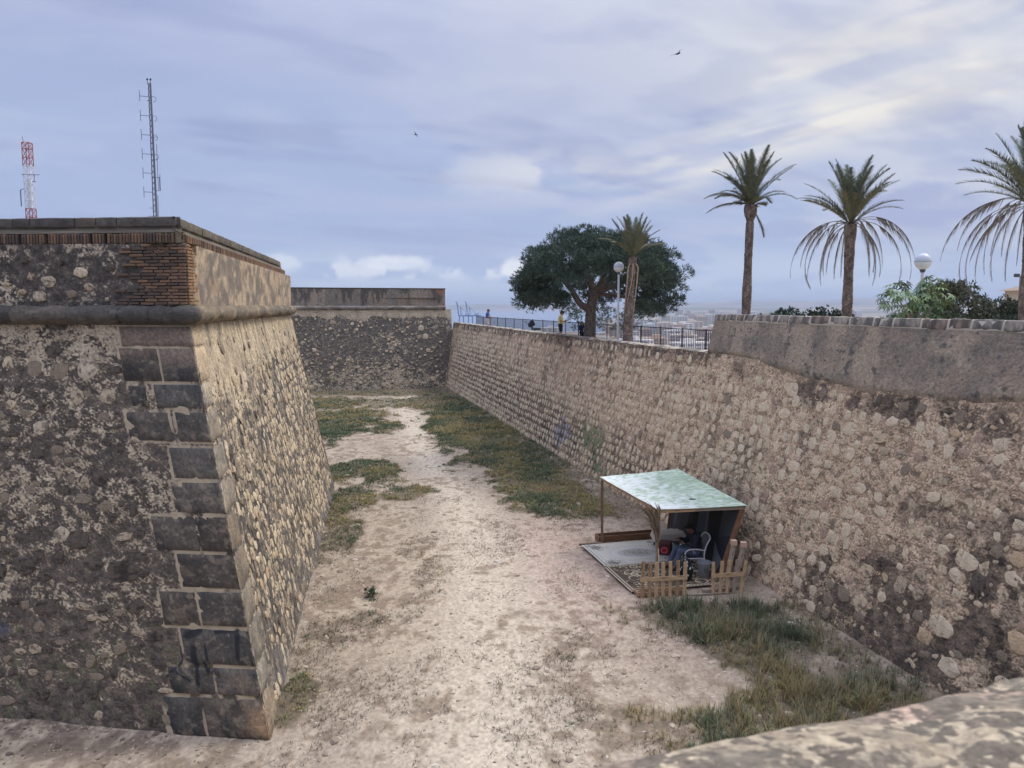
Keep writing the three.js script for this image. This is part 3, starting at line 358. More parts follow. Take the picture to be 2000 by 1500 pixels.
{
  const wob = (u, h) => 0.1 * (fbm(u * 0.5, h * 0.7, 1370, 3) - 0.5) + 0.07 * (fbm(u * 3, h * 3, 1380, 3) - 0.5);
  const edge = (u, h) => h > 5.9 ? 0.09 * (fbm(u * 1.4, 3, 1390, 3) - 0.5) : 0;
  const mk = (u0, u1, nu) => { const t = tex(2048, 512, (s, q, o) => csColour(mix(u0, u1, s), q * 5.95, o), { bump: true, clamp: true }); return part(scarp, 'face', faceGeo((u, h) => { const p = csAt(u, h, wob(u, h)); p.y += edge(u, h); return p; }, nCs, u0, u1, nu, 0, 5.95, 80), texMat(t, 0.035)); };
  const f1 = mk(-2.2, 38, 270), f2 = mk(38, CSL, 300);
  const tt = tex(2048, 64, (s, t, o) => { const u = s * CSL, n = fbm(u * 2.5, t * 2, 1400, 4), g = fbm(u * 14, t * 8, 1410, 3); const c = mix3([176, 164, 144], [108, 100, 90], sstep(0.42, 0.62, n)); for (let i = 0; i < 3; i++) o[i] = c[i] * (1 + 0.4 * (g - 0.5)); o[3] = g; }, { bump: true, clamp: true });
  part(scarp, 'top', faceGeo((u, q) => { const p = csAt(u, 5.95, q === 0 ? wob(u, 5.95) : -q); p.y = 5.95 + (q === 0 ? edge(u, 5.95) : q > 0.58 ? -0.46 : 0.035 + 0.05 * (fbm(u * 2, q * 4, 1420, 3) - 0.5)) - (q > 0 ? q * 0 : 0); return p; }, Y, -2.2, 48, 260, 0, 0.64, 5), texMat(tt, 0.03));
  // stones in rough courses
  const list = []; reseed(151);
  for (let h = 0.3; h < 5.75; h += rr(0.3, 0.36)) {
    const hh = h; let u = rr(0.3, 0.8);
    while (u < 63.5) {
      const near = sstep(40, 54, u), step = mix(rr(0.34, 0.46), rr(0.36, 0.62), near); u += step; const y = hh + 0.09 * (fbm(u * 0.3, hh, 1430, 2) - 0.5) + rr(-0.04, 0.04);
      if (y > 5.55 && u > 46) continue; const w0 = fbm(u * 0.35, y * 0.9, 1440, 3);
      const band = blob(u, y, 28, 4.4, 11, 0.9) * 0.5 + 0.5 * sstep(4.9, 5.6, y); const vn2 = sstep(54, 58.5, u); if (rnd() < band + 0.2 * near * (w0 < 0.5 ? 1 : 0.2) - 0.05 + 0.22 * vn2 * (w0 < 0.52 ? 1 : 0.3)) continue;
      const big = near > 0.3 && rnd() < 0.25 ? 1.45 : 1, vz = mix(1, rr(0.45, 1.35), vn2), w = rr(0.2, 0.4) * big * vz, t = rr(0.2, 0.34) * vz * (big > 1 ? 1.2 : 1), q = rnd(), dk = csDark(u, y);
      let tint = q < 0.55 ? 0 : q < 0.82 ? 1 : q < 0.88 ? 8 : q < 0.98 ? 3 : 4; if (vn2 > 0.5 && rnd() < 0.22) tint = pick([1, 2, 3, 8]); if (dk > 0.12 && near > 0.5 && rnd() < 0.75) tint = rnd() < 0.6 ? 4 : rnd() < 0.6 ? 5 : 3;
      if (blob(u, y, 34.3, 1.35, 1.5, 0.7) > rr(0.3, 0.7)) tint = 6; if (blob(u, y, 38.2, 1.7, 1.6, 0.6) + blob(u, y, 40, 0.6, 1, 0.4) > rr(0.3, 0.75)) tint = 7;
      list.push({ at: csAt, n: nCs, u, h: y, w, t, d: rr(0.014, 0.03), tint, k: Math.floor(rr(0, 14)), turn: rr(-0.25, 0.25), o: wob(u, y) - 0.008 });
    }
  }
  for (let k = 0; k < 600; k++) { const u = rr(38, 63), h = rr(0.2, 5.4); list.push({ at: csAt, n: nCs, u, h, w: rr(0.07, 0.17), t: rr(0.05, 0.12), d: 0.01, tint: pick([0, 1, 1, 3, 2]), k: Math.floor(rr(0, 14)), turn: rr(-1, 1), o: wob(u, h) }); }
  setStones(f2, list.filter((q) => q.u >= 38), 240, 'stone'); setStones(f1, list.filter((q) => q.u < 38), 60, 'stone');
}
// plastered parapet standing on it
{
  const U0 = 47, U1 = CSL, par = thing('parapet', 'grey-brown plastered parapet with coping blocks on top of the right wall', 'parapet', [8, 5.5, -24]);
  const hb = (u) => mix(5.93, 5.46, sstep(48.5, 55, u)) + 0.3 * sstep(56, 60, u) + 0.2 * (fbm(u * 1.1, 1, 1500, 4) - 0.5);
  const pt = tex(2048, 256, (s, t, o) => { const u = mix(U0, U1, s), h = t * 1.75, n = fbm(u * 1.5, h * 1.3, 1510, 5), st = fbm(u * 3, h * 1.2, 1520, 4), g = fbm(u * 22, h * 22, 1530, 3), fl = fbm(u * 9, h * 9, 1540, 3); let c = mix3([162, 146, 124], [140, 127, 109], sstep(0.38, 0.62, n)); c = mix3(c, [110, 104, 96], 0.5 * sstep(0.5, 0.68, st * 0.3 + n * 0.5 + fl * 0.2)); c = mix3(c, [80, 77, 73], 0.6 * sstep(0.6, 0.7, fl * 0.6 + st * 0.4)); c = mix3(c, [152, 132, 112], 0.6 * sstep(0.6, 0.72, fbm(u * 1.1 + 9, h * 1.4, 1550, 4))); for (let i = 0; i < 3; i++) o[i] = c[i] * (1 + 0.4 * (g - 0.5)); o[3] = 0.45 + 0.4 * (g - 0.5) + 0.4 * (fl - 0.5) + 0.2 * (n - 0.5); }, { bump: true, clamp: true });
  const pm = texMat(pt, 0.03), low = (q, u) => mix(hb(u), 7.02, q);
  part(par, 'plaster_face', faceGeo((u, q) => csAt(u, low(q, u), q === 0 ? -0.05 : 0.05 + 0.03 * (fbm(u * 1.5, q * 3, 1560, 3) - 0.5) - (q < 0.08 ? 0.015 : 0)), nCs, U0, U1, 180, 0, 1, 14), pm);
  part(par, 'plaster_end', faceGeo((d, h) => csAt(U0 + 0.02 * (vn(d * 5, h * 5, 3) - 0.5), h, 0.05 - d), Bd.clone().negate(), 0, 0.72, 6, 5.5, 7.02, 10, (d, h) => [d / 20, (h - 5.4) / 1.75]), pm);
  part(par, 'inner_face', faceGeo((u, h) => csAt(u, h, -0.67), nCs, U0, U1, 20, 5.2, 7.02, 2), pm);
  const ct = tex(512, 128, (s, t, o) => { const n = fbm(s * 14, t * 4, 1580, 4), g = fbm(s * 50, t * 14, 1590, 3); const c = mix3([158, 150, 137], [112, 109, 103], sstep(0.4, 0.62, n)); for (let i = 0; i < 3; i++) o[i] = c[i] * (1 + 0.4 * (g - 0.5)); o[3] = 0.5 * g + 0.5 * n; }, { bump: true });
  const cms = [[255, 250, 244], [236, 232, 228], [222, 222, 220], [226, 210, 200]].map((c) => texMat(ct, 0.015, { color: rgb(...c) })), jm = M({ color: rgb(196, 184, 164) });
  const cut = [47, 47.75, 48.4, 48.85, 49.5, 50.35, 51.2, 52.15, 52.95, 53.75, 54.6, 55.25, 56.1, 56.85, 57.45, 58.2, 58.9, 59.7, 60.6, 61.6, 63, 64.4, 66, 67.5]; reseed(161);
  for (let k = 0; k < cut.length - 1; k++) { const a = cut[k] + 0.03, b = cut[k + 1] - 0.03, lift = rr(-0.006, 0.006);
    const ring = [[0.045, 7.0], [0.075, 7.03], [0.08, 7.19], [0.055, 7.22], [-0.2, 7.235], [-0.5, 7.225], [-0.69, 7.2], [-0.69, 7.0]]; const n = 6;
    part(par, 'coping_stone', faceGeo((c, r) => { const u = mix(a, b, c / n), q = ring[Math.round(r)]; return csAt(u, q[1] + lift + 0.014 * (vn(u * 5, r, 1600) - 0.5), q[0] + 0.014 * (vn(u * 6, r + 9, 1601) - 0.5)); }, nCs, 0, n, n, 0, 7, 7, (c, r) => [mix(a, b, c / n) * 0.4, r * 0.12]), pick(cms)); }
  part(par, 'mortar_bed', faceGeo((u, r) => { const q = [[0.04, 6.98], [0.07, 7.03], [0.076, 7.185], [0.048, 7.216], [-0.3, 7.229], [-0.66, 7.2]][Math.round(r)]; return csAt(u, q[1], q[0]); }, nCs, U0, U1, 120, 0, 5, 5), jm);
}
// ---------------------------------------------------------------- the wall in front of the viewer
{
  const near = thing('parapet', 'blurred pale lichen-spotted wall top close to the viewer at the bottom right', 'parapet', [0.15, 0, -1.21]);
  const e = V(0.951, 0, -0.3095).normalize(), n = V(-0.3095, 0, -0.951).normalize(), P = V(0.15, 6.77, -1.21);
  const at = (u, q) => { // q < 0 runs down the outer face, q > 0 across the top
    const w = 0.1 * (fbm(u * 2.2, 1, 1700, 3) - 0.5) + 0.03 * (fbm(u * 9, q * 9, 1710, 3) - 0.5), p = P.clone().addScaledVector(e, u);
    if (q <= 0) { const r = Math.min(1, -q / 0.1); p.addScaledVector(n, w + 0.03 * Math.sqrt(r)); p.y += q + 0.012 * (fbm(u * 5, q * 5, 1720, 3) - 0.5); }
    else { p.addScaledVector(n, w * Math.max(0, 1 - q * 3) - q); p.y += 0.035 * Math.sin(Math.min(q / 0.2, 1) * 1.57) + 0.05 * (fbm(u * 3, q * 3, 1730, 4) - 0.5) + 0.02 * (fbm(u * 14, q * 14, 1731, 3) - 0.5); }
    return p; };
  const nt = tex(2048, 1024, (s, t, o) => { const u = -1.5 + s * 4, q = -0.9 + t * 1.8, n1 = fbm(u * 17, q * 17, 1740, 4), n2 = fbm(u * 60, q * 60, 1750, 4), g = fbm(u * 90, q * 90, 1760, 2); let c = mix3([150, 134, 110], [196, 180, 150], clamp(n1 * 2 - 0.5)); c = mix3(c, [196, 160, 140], 0.6 * sstep(0.62, 0.7, fbm(u * 5 + 4, q * 5, 1770, 3))); c = mix3(c, [88, 79, 68], 0.8 * sstep(0.47, 0.57, n1 * 0.5 + n2 * 0.5)); c = mix3(c, [120, 110, 94], 0.6 * sstep(0.5, 0.64, fbm(u * 11, q * 11, 1780, 4))); for (let i = 0; i < 3; i++) o[i] = c[i] * (1 + 0.4 * (g - 0.5)); o[3] = 0.4 * n1 + 0.4 * n2 + 0.2 * g; }, { bump: true });
  const uvf = (u, q) => [(u + 1.5) / 4, (q + 0.9) / 1.8];
  part(near, 'top_course', faceGeo(at, Y, -14, 13, 540, -0.6, 0.8, 56, uvf), texMat(nt, 0.012));
  part(near, 'outer_face', faceGeo((u, h) => P.clone().addScaledVector(e, u).addScaledVector(n, 0.0 - 0.04).setY(h), n, -14, 13, 30, 0, 6.3, 8, (u, h) => [u / 4, h / 1.8]), texMat(nt, 0.02));
  part(near, 'inner_face', faceGeo((u, h) => P.clone().addScaledVector(e, u).addScaledVector(n, -0.8).setY(h), n.clone().negate(), -14, 13, 20, 5.5, 6.78, 4, (u, h) => [u / 4, h / 1.8]), texMat(nt, 0.02));
  structure('walkway', gridGeo((s, t) => P.clone().addScaledVector(e, mix(-14, 13, s)).addScaledVector(n, mix(-0.8, -9, t)).setY(5.85), 0, 1, 4, 0, 1, 4), M({ color: rgb(170, 155, 135) }));
}

// ---------------------------------------------------------------- moat floor
const scarpX = (z) => 11.75 + 0.25 * z;
const flankX = (z) => -4.2 + (z + 13) * 0.1668;
const pieces = (pts, v) => { for (let i = 0; i < pts.length - 1; i++) if (v <= pts[i + 1][0]) { const [a, b] = pts[i], [c, d] = pts[i + 1]; return mix(b, d, clamp((v - a) / (c - a))); } return pts[pts.length - 1][1]; };
const stripL = [[-72, -9], [-60, -6.6], [-50, -5.6], [-42, -4.1], [-35.3, -2.1], [-31.3, -0.7], [-28.2, 0.5], [-27, 1.4]];
const foreL = [[-19.6, 5], [-19.1, 2.9], [-18, 3.3], [-16.6, 4.0], [-15, 4.1], [-13.4, 3.6], [-11, 3.2]];
function veg(x, z) { // how densely weeds cover the floor
  const n = fbm(x * 0.9, z * 0.6, 2000, 4) - 0.5, n2 = fbm(x * 2.6, z * 2.2, 2010, 3) - 0.5, j = 1.1 * n + 0.7 * n2; let v = 0;
  const e = (cx, cz, rx, rz, w = 1) => { const d = ((x - cx) / rx) ** 2 + ((z - cz) / rz) ** 2; v = Math.max(v, w * sstep(1.8, 0.3, d + j * 1.9)); };
  e(-11.3, -50, 2.7, 8); e(-14.5, -60, 3, 4); e(-6.9, -35.4, 1.9, 2.4); e(-6.4, -29.5, 0.95, 3.4, 0.8); e(-5.7, -24.6, 0.7, 2.4, 0.75); e(-7.75, -48, 0.95, 2.4, 0.9); e(-4.3, -31.3, 0.95, 1.3, 0.75); e(-5.4, -33, 1.1, 1.1, 0.4); e(-7.2, -60.5, 2.2, 4, 0.7); e(-10, -61, 1.2, 3, 0.6);
  e(-4.15, -14.4, 0.35, 0.9, 0.8); e(-3.7, -19.8, 0.25, 0.3, 0.7); e(-3.6, -18.3, 0.7, 0.45, 0.45); e(-3, -24, 0.5, 1.2, 0.3); e(-2.2, -21, 0.5, 2.2, 0.3); e(-4.3, -17, 0.5, 1.4, 0.4);
  v = Math.max(v, sstep(-64.6, -66.6, z + 1.2 * j));
  if (z < -26.6) { const xl = pieces(stripL, z); const hole = blob(x, z, -1.2, -35.6, 0.9, 1.6) + blob(x, z, -2.6, -40, 0.5, 1.4); v = Math.max(v, sstep(-0.8, 0.6, x - xl + 2.2 * j - 1.6 * hole) * sstep(-26.6, -28, z + 1.4 * j) * mix(1, 0.35, sstep(1.6, 0.3, scarpX(z) - x) * sstep(-40, -32, z))); }
  if (z > -20 && x > 0) { const xl = pieces(foreL, z); v = Math.max(v, sstep(-0.5, 0.8, x - xl + 2 * j) * sstep(-19.7, -18.9, z) * mix(1, 0.4, sstep(1.2, 0.2, scarpX(z) - x)) * (1 - 0.75 * blob(x, z, 6.4, -15.9, 0.7, 0.8))); v = Math.max(v, 0.42 * sstep(0.42, 0.62, n + 0.5 + 0.3 * n2) * sstep(0.3, 1.6, x) * sstep(-18.5, -16, z)); }
  if (z > -17) { const b = blob(x, z, -8, -13, 2.2, 0.5); v = Math.max(v, 0.25 * b); }
  return v;
}
const floorY = (x, z) => 0.05 * (fbm(x * 0.5, z * 0.5, 2100, 3) - 0.5) + 0.03 * (fbm(x * 2.4, z * 2.4, 2110, 3) - 0.5) + 0.06 * sstep(0.3, 0.9, veg(x, z)) + 0.16 * blob(x, z, -8.6, -13.9, 2.6, 0.7) + 0.14 * sstep(0.9, 0, scarpX(z) - x) - 0.02;
{
  const X0 = -18, X1 = 13, Z0 = -73, Z1 = -6;
  const ft = tex(2048, 2048, (s, t, o) => {
    const x = mix(X0, X1, s), z = mix(Z0, Z1, t), n = fbm(x * 0.7, z * 0.5, 2200, 4), m = fbm(x * 4, z * 3.2, 2210, 4), g = fbm(x * 18, z * 14, 2220, 3), v = veg(x, z);
    let c = mix3([150, 134, 115], [174, 158, 136], clamp(n * 1.6 - 0.3)); c = mix3(c, [176, 150, 136], 0.75 * blob(x, z, 1.2, -22, 3.2, 5) * sstep(0.3, 0.6, m + 0.1));
    const px = pieces([[-70, -9], [-60, -8.4], [-48, -6], [-42, -5], [-36, -3.6], [-30, -2.1], [-24, -1.1], [-18, -0.5], [-10, 0]], z); c = mix3(c, [198, 184, 160], 0.9 * Math.exp(-(((x - px) / mix(1.0, 1.9, sstep(-34, -14, z))) ** 2)) * clamp(0.45 + m));
    c = mix3(c, [118, 100, 81], 0.65 * sstep(0.5, 0.7, m * 0.6 + n * 0.4 + 0.22 * v + 0.03 * sstep(1.4, 0.4, x - flankX(z))));
    c = mix3(c, [100, 90, 70], 0.8 * sstep(0.25, 0.8, v + 0.5 * (m - 0.5)));
    c = mix3(c, [112, 98, 82], 0.7 * sstep(1.6, 0.3, scarpX(z) - x) * sstep(-34, -28, z) * sstep(-19.5, -21, z) * clamp(0.6 + m)); c = mix3(c, [104, 91, 78], 0.8 * sstep(0.46, 0.58, m) * blob(x, z, -7.4, -13.4, 3.4, 0.8)); c = mix3(c, [196, 178, 150], 0.6 * sstep(0.56, 0.64, fbm(x * 2, z * 6, 2240, 3)) * blob(x, z, -8.4, -13.5, 2.2, 0.4));
    const sp = vn(x * 42, z * 36, 2230); for (let i = 0; i < 3; i++) o[i] = c[i] * (1 + 0.34 * (g - 0.5)) + (sp > 0.94 ? 22 : sp < 0.08 ? -36 : 0); o[3] = 0.4 * m + 0.5 * g + 0.1 * sp;
  }, { bump: true, clamp: true });
  structure('ground', gridGeo((x, z) => V(x, floorY(x, z), z), -36, 16, 260, 4, -80, 360, (x, z) => [clamp((x - X0) / (X1 - X0), 0.001, 0.999), clamp((z - Z0) / (Z1 - Z0), 0.001, 0.999)]), texMat(ft, 0.03));
}
// ---------------------------------------------------------------- grass, litter and pebbles
function bladeTuft(seed, n, hgt, spread, wide, seedHeads) {
  reseed(seed); const pos = [], idx = [];
  for (let k = 0; k < n; k++) { const a = rr(0, 6.283), b = rr(0, 6.283), L = hgt * rr(0.5, 1), lean = rr(0.15, 0.75) * spread, w = wide * rr(0.7, 1.2), bx = Math.cos(b) * 0.05 * rnd() * spread, bz = Math.sin(b) * 0.05 * rnd() * spread, ca = Math.cos(a), sa = Math.sin(a), o = pos.length / 3, S = 3;
    for (let i = 0; i <= S; i++) { const t = i / S, d = lean * L * t * t, y = L * t * (1 - 0.25 * lean * t), ww = w * (1 - t * 0.9) * (seedHeads && t > 0.6 ? 2.2 : 1); pos.push(bx + ca * d - sa * ww, y, bz + sa * d + ca * ww, bx + ca * d + sa * ww, y, bz + sa * d - ca * ww); }
    for (let i = 0; i < S; i++) { const q = o + i * 2; idx.push(q, q + 1, q + 3, q, q + 3, q + 2); } }
  const g = new THREE.BufferGeometry(); g.setAttribute('position', new THREE.Float32BufferAttribute(pos, 3)); g.setIndex(idx); g.computeVertexNormals(); return g;
}
function scatter(name, label, geo, mat, items) { const m = new THREE.InstancedMesh(geo, mat, items.length); const q = new THREE.Object3D(), c = new THREE.Color(); items.forEach((it, i) => { q.position.set(it[0], it[1], it[2]); q.rotation.set(it[5] || 0, it[4], it[6] || 0); q.scale.set(it[3], it[3] * (it[7] || 1), it[3]); q.updateMatrix(); m.setMatrixAt(i, q.matrix); c.setRGB(...it[8]); m.setColorAt(i, c); }); m.name = name; m.castShadow = m.receiveShadow = true; m.userData.kind = 'stuff'; m.userData.label = label; scene.add(m); }
{
  const gm = new THREE.MeshPhysicalMaterial({ roughness: 0.9, side: THREE.DoubleSide });
  const gLow = [], gTall = [], dry = []; reseed(171);
  const inside = (x, z) => x > (z < -32 ? -40 : flankX(z) + 0.05) && x < scarpX(z) - 0.05;
  const add = (x, z, far) => { if (!inside(x, z)) return; const v = veg(x, z); if (rnd() > Math.pow(v, 1.3) * 0.66 * (z > -20 && x > 0 ? 0.16 + 1.2 * sstep(0.38, 0.62, fbm(x * 1.8, z * 1.8, 2310, 3)) : 0.5 + 0.8 * sstep(0.35, 0.6, fbm(x * 1.3, z * 1.1, 2311, 3)))) return; const fore = z > -20 && x > 2, d = fbm(x * 0.8, z * 0.6, 2300, 3) + rr(-0.16, 0.16) + (fore ? 0.1 * sstep(-18.2, -17, z) : 0), y = floorY(x, z) - 0.01; const s = (fore ? rr(0.7, 1.5) : rr(0.6, 1.3)) * (0.55 + 0.6 * v) * (far ? 1.4 : 1);
    const g = d < 0.44 ? [mix(0.085, 0.12, rnd()), mix(0.115, 0.145, rnd()), mix(0.06, 0.075, rnd())] : d < 0.58 ? [0.17 + 0.06 * rnd(), 0.165 + 0.05 * rnd(), 0.095] : [0.27 + 0.1 * rnd(), 0.22 + 0.07 * rnd(), 0.11];
    (fore && rnd() < 0.5 ? gTall : d > 0.6 && rnd() < 0.4 ? dry : gLow).push([x, y, z, s, rr(0, 6.28), 0, 0, rr(0.7, 1.2), g]); };
  for (let k = 0; k < 130000; k++) { const z = -70 + 43.5 * Math.sqrt(rnd()); add(rr(-17, 5.2), z, z < -45); }
  for (let k = 0; k < 27000; k++) add(rr(0.2, 8.4), rr(-19.8, -11.2), false);
  for (let k = 0; k < 9000; k++) add(rr(-6.5, -1), rr(-26.5, -13), false);
  scatter('grass', 'low green weeds covering parts of the moat floor', bladeTuft(11, 9, 0.135, 1.4, 0.0055), gm, gLow);
  const weeds = gLow.filter((q, i) => i % 4 === 0).map((q) => [q[0] + 0.05, q[1], q[2], q[3] * 1.1, q[4], 0, 0, 1, [q[8][0] * 1.1, q[8][1] * 1.15, q[8][2]]]), stalks = gTall.filter((q, i) => i % 3 === 0).map((q) => [q[0], q[1], q[2], q[3], q[4] + 1, 0, 0, rr(0.8, 1.3), [0.36, 0.31, 0.2]]);
  scatter('weeds', 'broad-leaved weeds among the grass of the moat floor', bladeTuft(15, 9, 0.1, 2.4, 0.014), gm, weeds); scatter('grass_stalks', 'pale dry stalks rising from the foreground grass', bladeTuft(16, 3, 0.44, 0.8, 0.0022, true), gm, stalks);
  scatter('tall_grass', 'taller grass in front of the picket fence', bladeTuft(12, 8, 0.27, 1.2, 0.004, true), gm, gTall);
  scatter('dry_grass', 'dry straw-coloured weeds on the moat floor', bladeTuft(13, 7, 0.2, 1.4, 0.005), gm, dry);
  const peb = [], lit = []; reseed(173);
  for (let k = 0; k < 9000; k++) { const z = -60 + 49 * Math.sqrt(rnd()), x = rr(-12, 8); if (!inside(x, z)) continue; const q = rnd(); peb.push([x, floorY(x, z), z, rr(0.008, 0.03) * (rnd() < 0.05 ? rr(1.8, 3.4) : 1), rr(0, 6.28), 0, 0, 0.6, q < 0.5 ? [0.48, 0.39, 0.28] : q < 0.85 ? [0.27, 0.21, 0.155] : [0.6, 0.53, 0.43]]); }
  for (let k = 0; k < 420; k++) { const u = rr(0, 6.5), p = frontAt(u, 0, 0), w = Math.pow(rnd(), 2) * 1.1 + 0.02; const x = p.x + nFrontH.x * w, z = p.z + nFrontH.z * w; if (rnd() > sstep(0.35, 0.6, fbm(u * 1.5, w * 2, 2380, 3) + 0.08)) continue; const q = rnd(); peb.push([x, floorY(x, z) + 0.005, z, rr(0.008, 0.03) * (rnd() < 0.08 ? 2.2 : 1), rr(0, 6.28), rr(-0.5, 0.5), rr(-0.5, 0.5), 0.7, q < 0.5 ? [0.3, 0.235, 0.165] : q < 0.8 ? [0.4, 0.32, 0.225] : [0.15, 0.115, 0.085]]); }
  for (let k = 0; k < 34000; k++) { const z = -45 + 34 * Math.sqrt(rnd()), x = rr(-10, 8); if (!inside(x, z)) continue; const w = fbm(x * 1.2, z * 0.8, 2350, 3) + 0.35 * veg(x, z) + 0.14 * sstep(3.2, 0.2, x - flankX(z)); if (rnd() > sstep(0.46, 0.78, w)) continue; lit.push([x, floorY(x, z) + 0.004, z, rr(0.4, 1.2), rr(0, 6.28), rr(-0.25, 0.25), rr(-0.25, 0.25), 1, rnd() < 0.7 ? [0.085, 0.062, 0.042] : [0.17, 0.13, 0.08]]); }
  const pebG = new THREE.IcosahedronGeometry(1, 1); { const p = pebG.attributes.position; for (let i = 0; i < p.count; i++) { const f = 0.8 + 0.45 * h2(Math.round(p.getX(i) * 7), Math.round(p.getY(i) * 7) + 31 * Math.round(p.getZ(i) * 7), 9); p.setXYZ(i, p.getX(i) * f * 1.2, p.getY(i) * f, p.getZ(i) * f); } pebG.computeVertexNormals(); }
  scatter('pebbles', 'pebbles strewn over the sandy moat floor', pebG, M({ roughness: 1 }), peb);
  scatter('litter', 'dead twigs and leaves strewn over the moat floor', bladeTuft(14, 5, 0.07, 3.4, 0.006), M({ side: THREE.DoubleSide }), lit);
}
// ---------------------------------------------------------------- terrace behind the right wall
const TY = 5.5;
{
  const pts = [[-3.9, -71.2], [-2.2, -70], [9.3, -34.4], [18.6, -68], [60, -90], [60, -3], [12.6, -3]];
  const sh = new THREE.Shape(pts.map(([x, z]) => new THREE.Vector2(x, -z))); const g = new THREE.ExtrudeGeometry(sh, { depth: 13, bevelEnabled: false }); g.rotateX(-Math.PI / 2); g.translate(0, TY - 13, 0);
  const t = tex(512, 512, (s, q, o) => { const n = fbm(s * 8, q * 8, 2500, 4), m = fbm(s * 40, q * 40, 2510, 3); const b = 1 + 0.3 * (m - 0.5) + 0.3 * (n - 0.5); o[0] = 176 * b; o[1] = 158 * b; o[2] = 134 * b; }); t.map.repeat.set(0.1, 0.1);
  structure('terrace', g, texMat(t, 0));
}
const railA = V(-3.1, TY, -69), railB = V(9.0, TY, -33.8), railD = railB.clone().sub(railA), railL = railD.length(); railD.normalize();
const railAt = (d, y) => railA.clone().addScaledVector(railD, d).setY(TY - 0.16 * d / railL + y);
{
  const r = thing('railing', 'black metal bar railing along the edge of the terrace behind the right wall', 'railing', [0, TY, -60]);
  const mt = M({ color: rgb(34, 35, 40), roughness: 0.6 });
  const step = 0.15, n = Math.floor(railL / step), far = [], barG = new THREE.CylinderGeometry(0.0135, 0.0135, 0.92, 5), postG = boxGeo(0.05, 1.12, 0.05, 0.006);
  for (let d = 0; d < railL; d += 2) { const p = railAt(d, 0.56).sub(r.position), m = local(r, 'post', postG, mt); m.position.copy(p); }
  for (let d = 0; d < railL - 1; d += 2) for (const y of [1.06, 0.14]) part(r, 'rail', beam(railAt(d, y), railAt(Math.min(d + 2, railL), y), 0.035, 0.04), mt);
  for (let i = 0; i < n; i++) { const p = railAt(i * step + 0.05, 0.6).sub(r.position); if (i > n - 301) { const m = local(r, 'bar', barG, mt); m.position.copy(p); } else far.push(barG.clone().translate(p.x, p.y, p.z)); }
  if (far.length) { const g = mergeGeometries(far); g.userData.localised = true; part(r, 'far_bars', g, mt).userData.kind = 'stuff'; }
}
// ---------------------------------------------------------------- street lamps
function lamp(x, y, z, hgt, R, label) {
  const g = thing('street_lamp', label, 'lamp', [x, y, z], 'white globe lamps'); const pole = M({ color: rgb(206, 208, 212), roughness: 0.5 });
  local(g, 'pole', rod(V(0, 0, 0), V(0, hgt - R, 0), 0.055, 0.045, 12), pole); local(g, 'base_plate', new THREE.CylinderGeometry(0.13, 0.15, 0.08, 14).translate(0, 0.04, 0), pole);
  const top = new THREE.SphereGeometry(R, 28, 14, 0, Math.PI * 2, 0, Math.PI / 2).translate(0, hgt + 0.01, 0), bot = new THREE.SphereGeometry(R * 0.985, 28, 14, 0, Math.PI * 2, Math.PI / 2, Math.PI / 2).translate(0, hgt - 0.01, 0);
  local(g, 'globe_top', top, M({ color: rgb(196, 198, 204), roughness: 0.35 })); local(g, 'globe', bot, M({ color: rgb(226, 226, 226), roughness: 0.3 })); local(g, 'globe_rim', new THREE.TorusGeometry(R * 0.995, 0.012, 8, 36).rotateX(Math.PI / 2).translate(0, hgt, 0), M({ color: rgb(168, 170, 176) })); local(g, 'collar', new THREE.CylinderGeometry(0.1, 0.06, 0.12, 12).translate(0, hgt - R - 0.02, 0), M({ color: rgb(90, 92, 98) }));
}
lamp(4.9, TY, -36.5, 3.76, 0.24, 'white globe lamp on a pale pole beside the palm in front of the pine');
lamp(12.4, TY, -24, 3.32, 0.24, 'white globe lamp rising above leafy green plant behind the parapet');

// ---------------------------------------------------------------- foliage
class Leaves { // many small leaf faces with their own colour
  constructor() { this.p = []; this.c = []; this.n = []; }
  tri(a, b, c, col, nrm) { this.p.push(a.x, a.y, a.z, b.x, b.y, b.z, c.x, c.y, c.z); for (let i = 0; i < 3; i++) { this.c.push(...col); } }
  geo() { const g = new THREE.BufferGeometry(); g.setAttribute('position', new THREE.Float32BufferAttribute(this.p, 3)); g.setAttribute('color', new THREE.Float32BufferAttribute(this.c, 3)); g.computeVertexNormals(); return g; }
}
const leafMat = new THREE.MeshPhysicalMaterial({ vertexColors: true, roughness: 0.85, side: THREE.DoubleSide, transmission: 0.0 });
const rdir = () => { const z = rr(-1, 1), a = rr(0, 6.283), r = Math.sqrt(1 - z * z); return V(r * Math.cos(a), z, r * Math.sin(a)); };
function clump(L, p, dir, n, len, w, col) { for (let k = 0; k < n; k++) { const d = dir.clone().addScaledVector(rdir(), 0.9).normalize(), s = new THREE.Vector3().crossVectors(d, rdir()).normalize().multiplyScalar(w), l = len * rr(0.6, 1.1), v = rr(0.75, 1.3), c = [col[0] * v, col[1] * v, col[2] * v], q = p.clone().addScaledVector(rdir(), len * 0.4); L.tri(q.clone().sub(s), q.clone().add(s), q.clone().addScaledVector(d, l), c); } }
function leafyCrown(lobes, dens, len, w, cols, per = 5, low = 0.35) { const L = new Leaves(); for (const [c, r, f] of lobes) { const n = Math.round(dens * r * r); for (let k = 0; k < n; k++) { const d = rdir(); if (d.y < -low && rnd() < 0.75) continue; const rad = r * Math.pow(rnd(), 0.28) * (0.8 + 0.4 * fbm(d.x * 3 + c.x, d.y * 3 + d.z * 2 + c.y, 2600, 2)); const p = c.clone().add(V(d.x * rad, d.y * rad * f, d.z * rad)); clump(L, p, d.clone().setY(d.y + 0.4), per, len, w, pick(cols)); } } return L.geo(); }
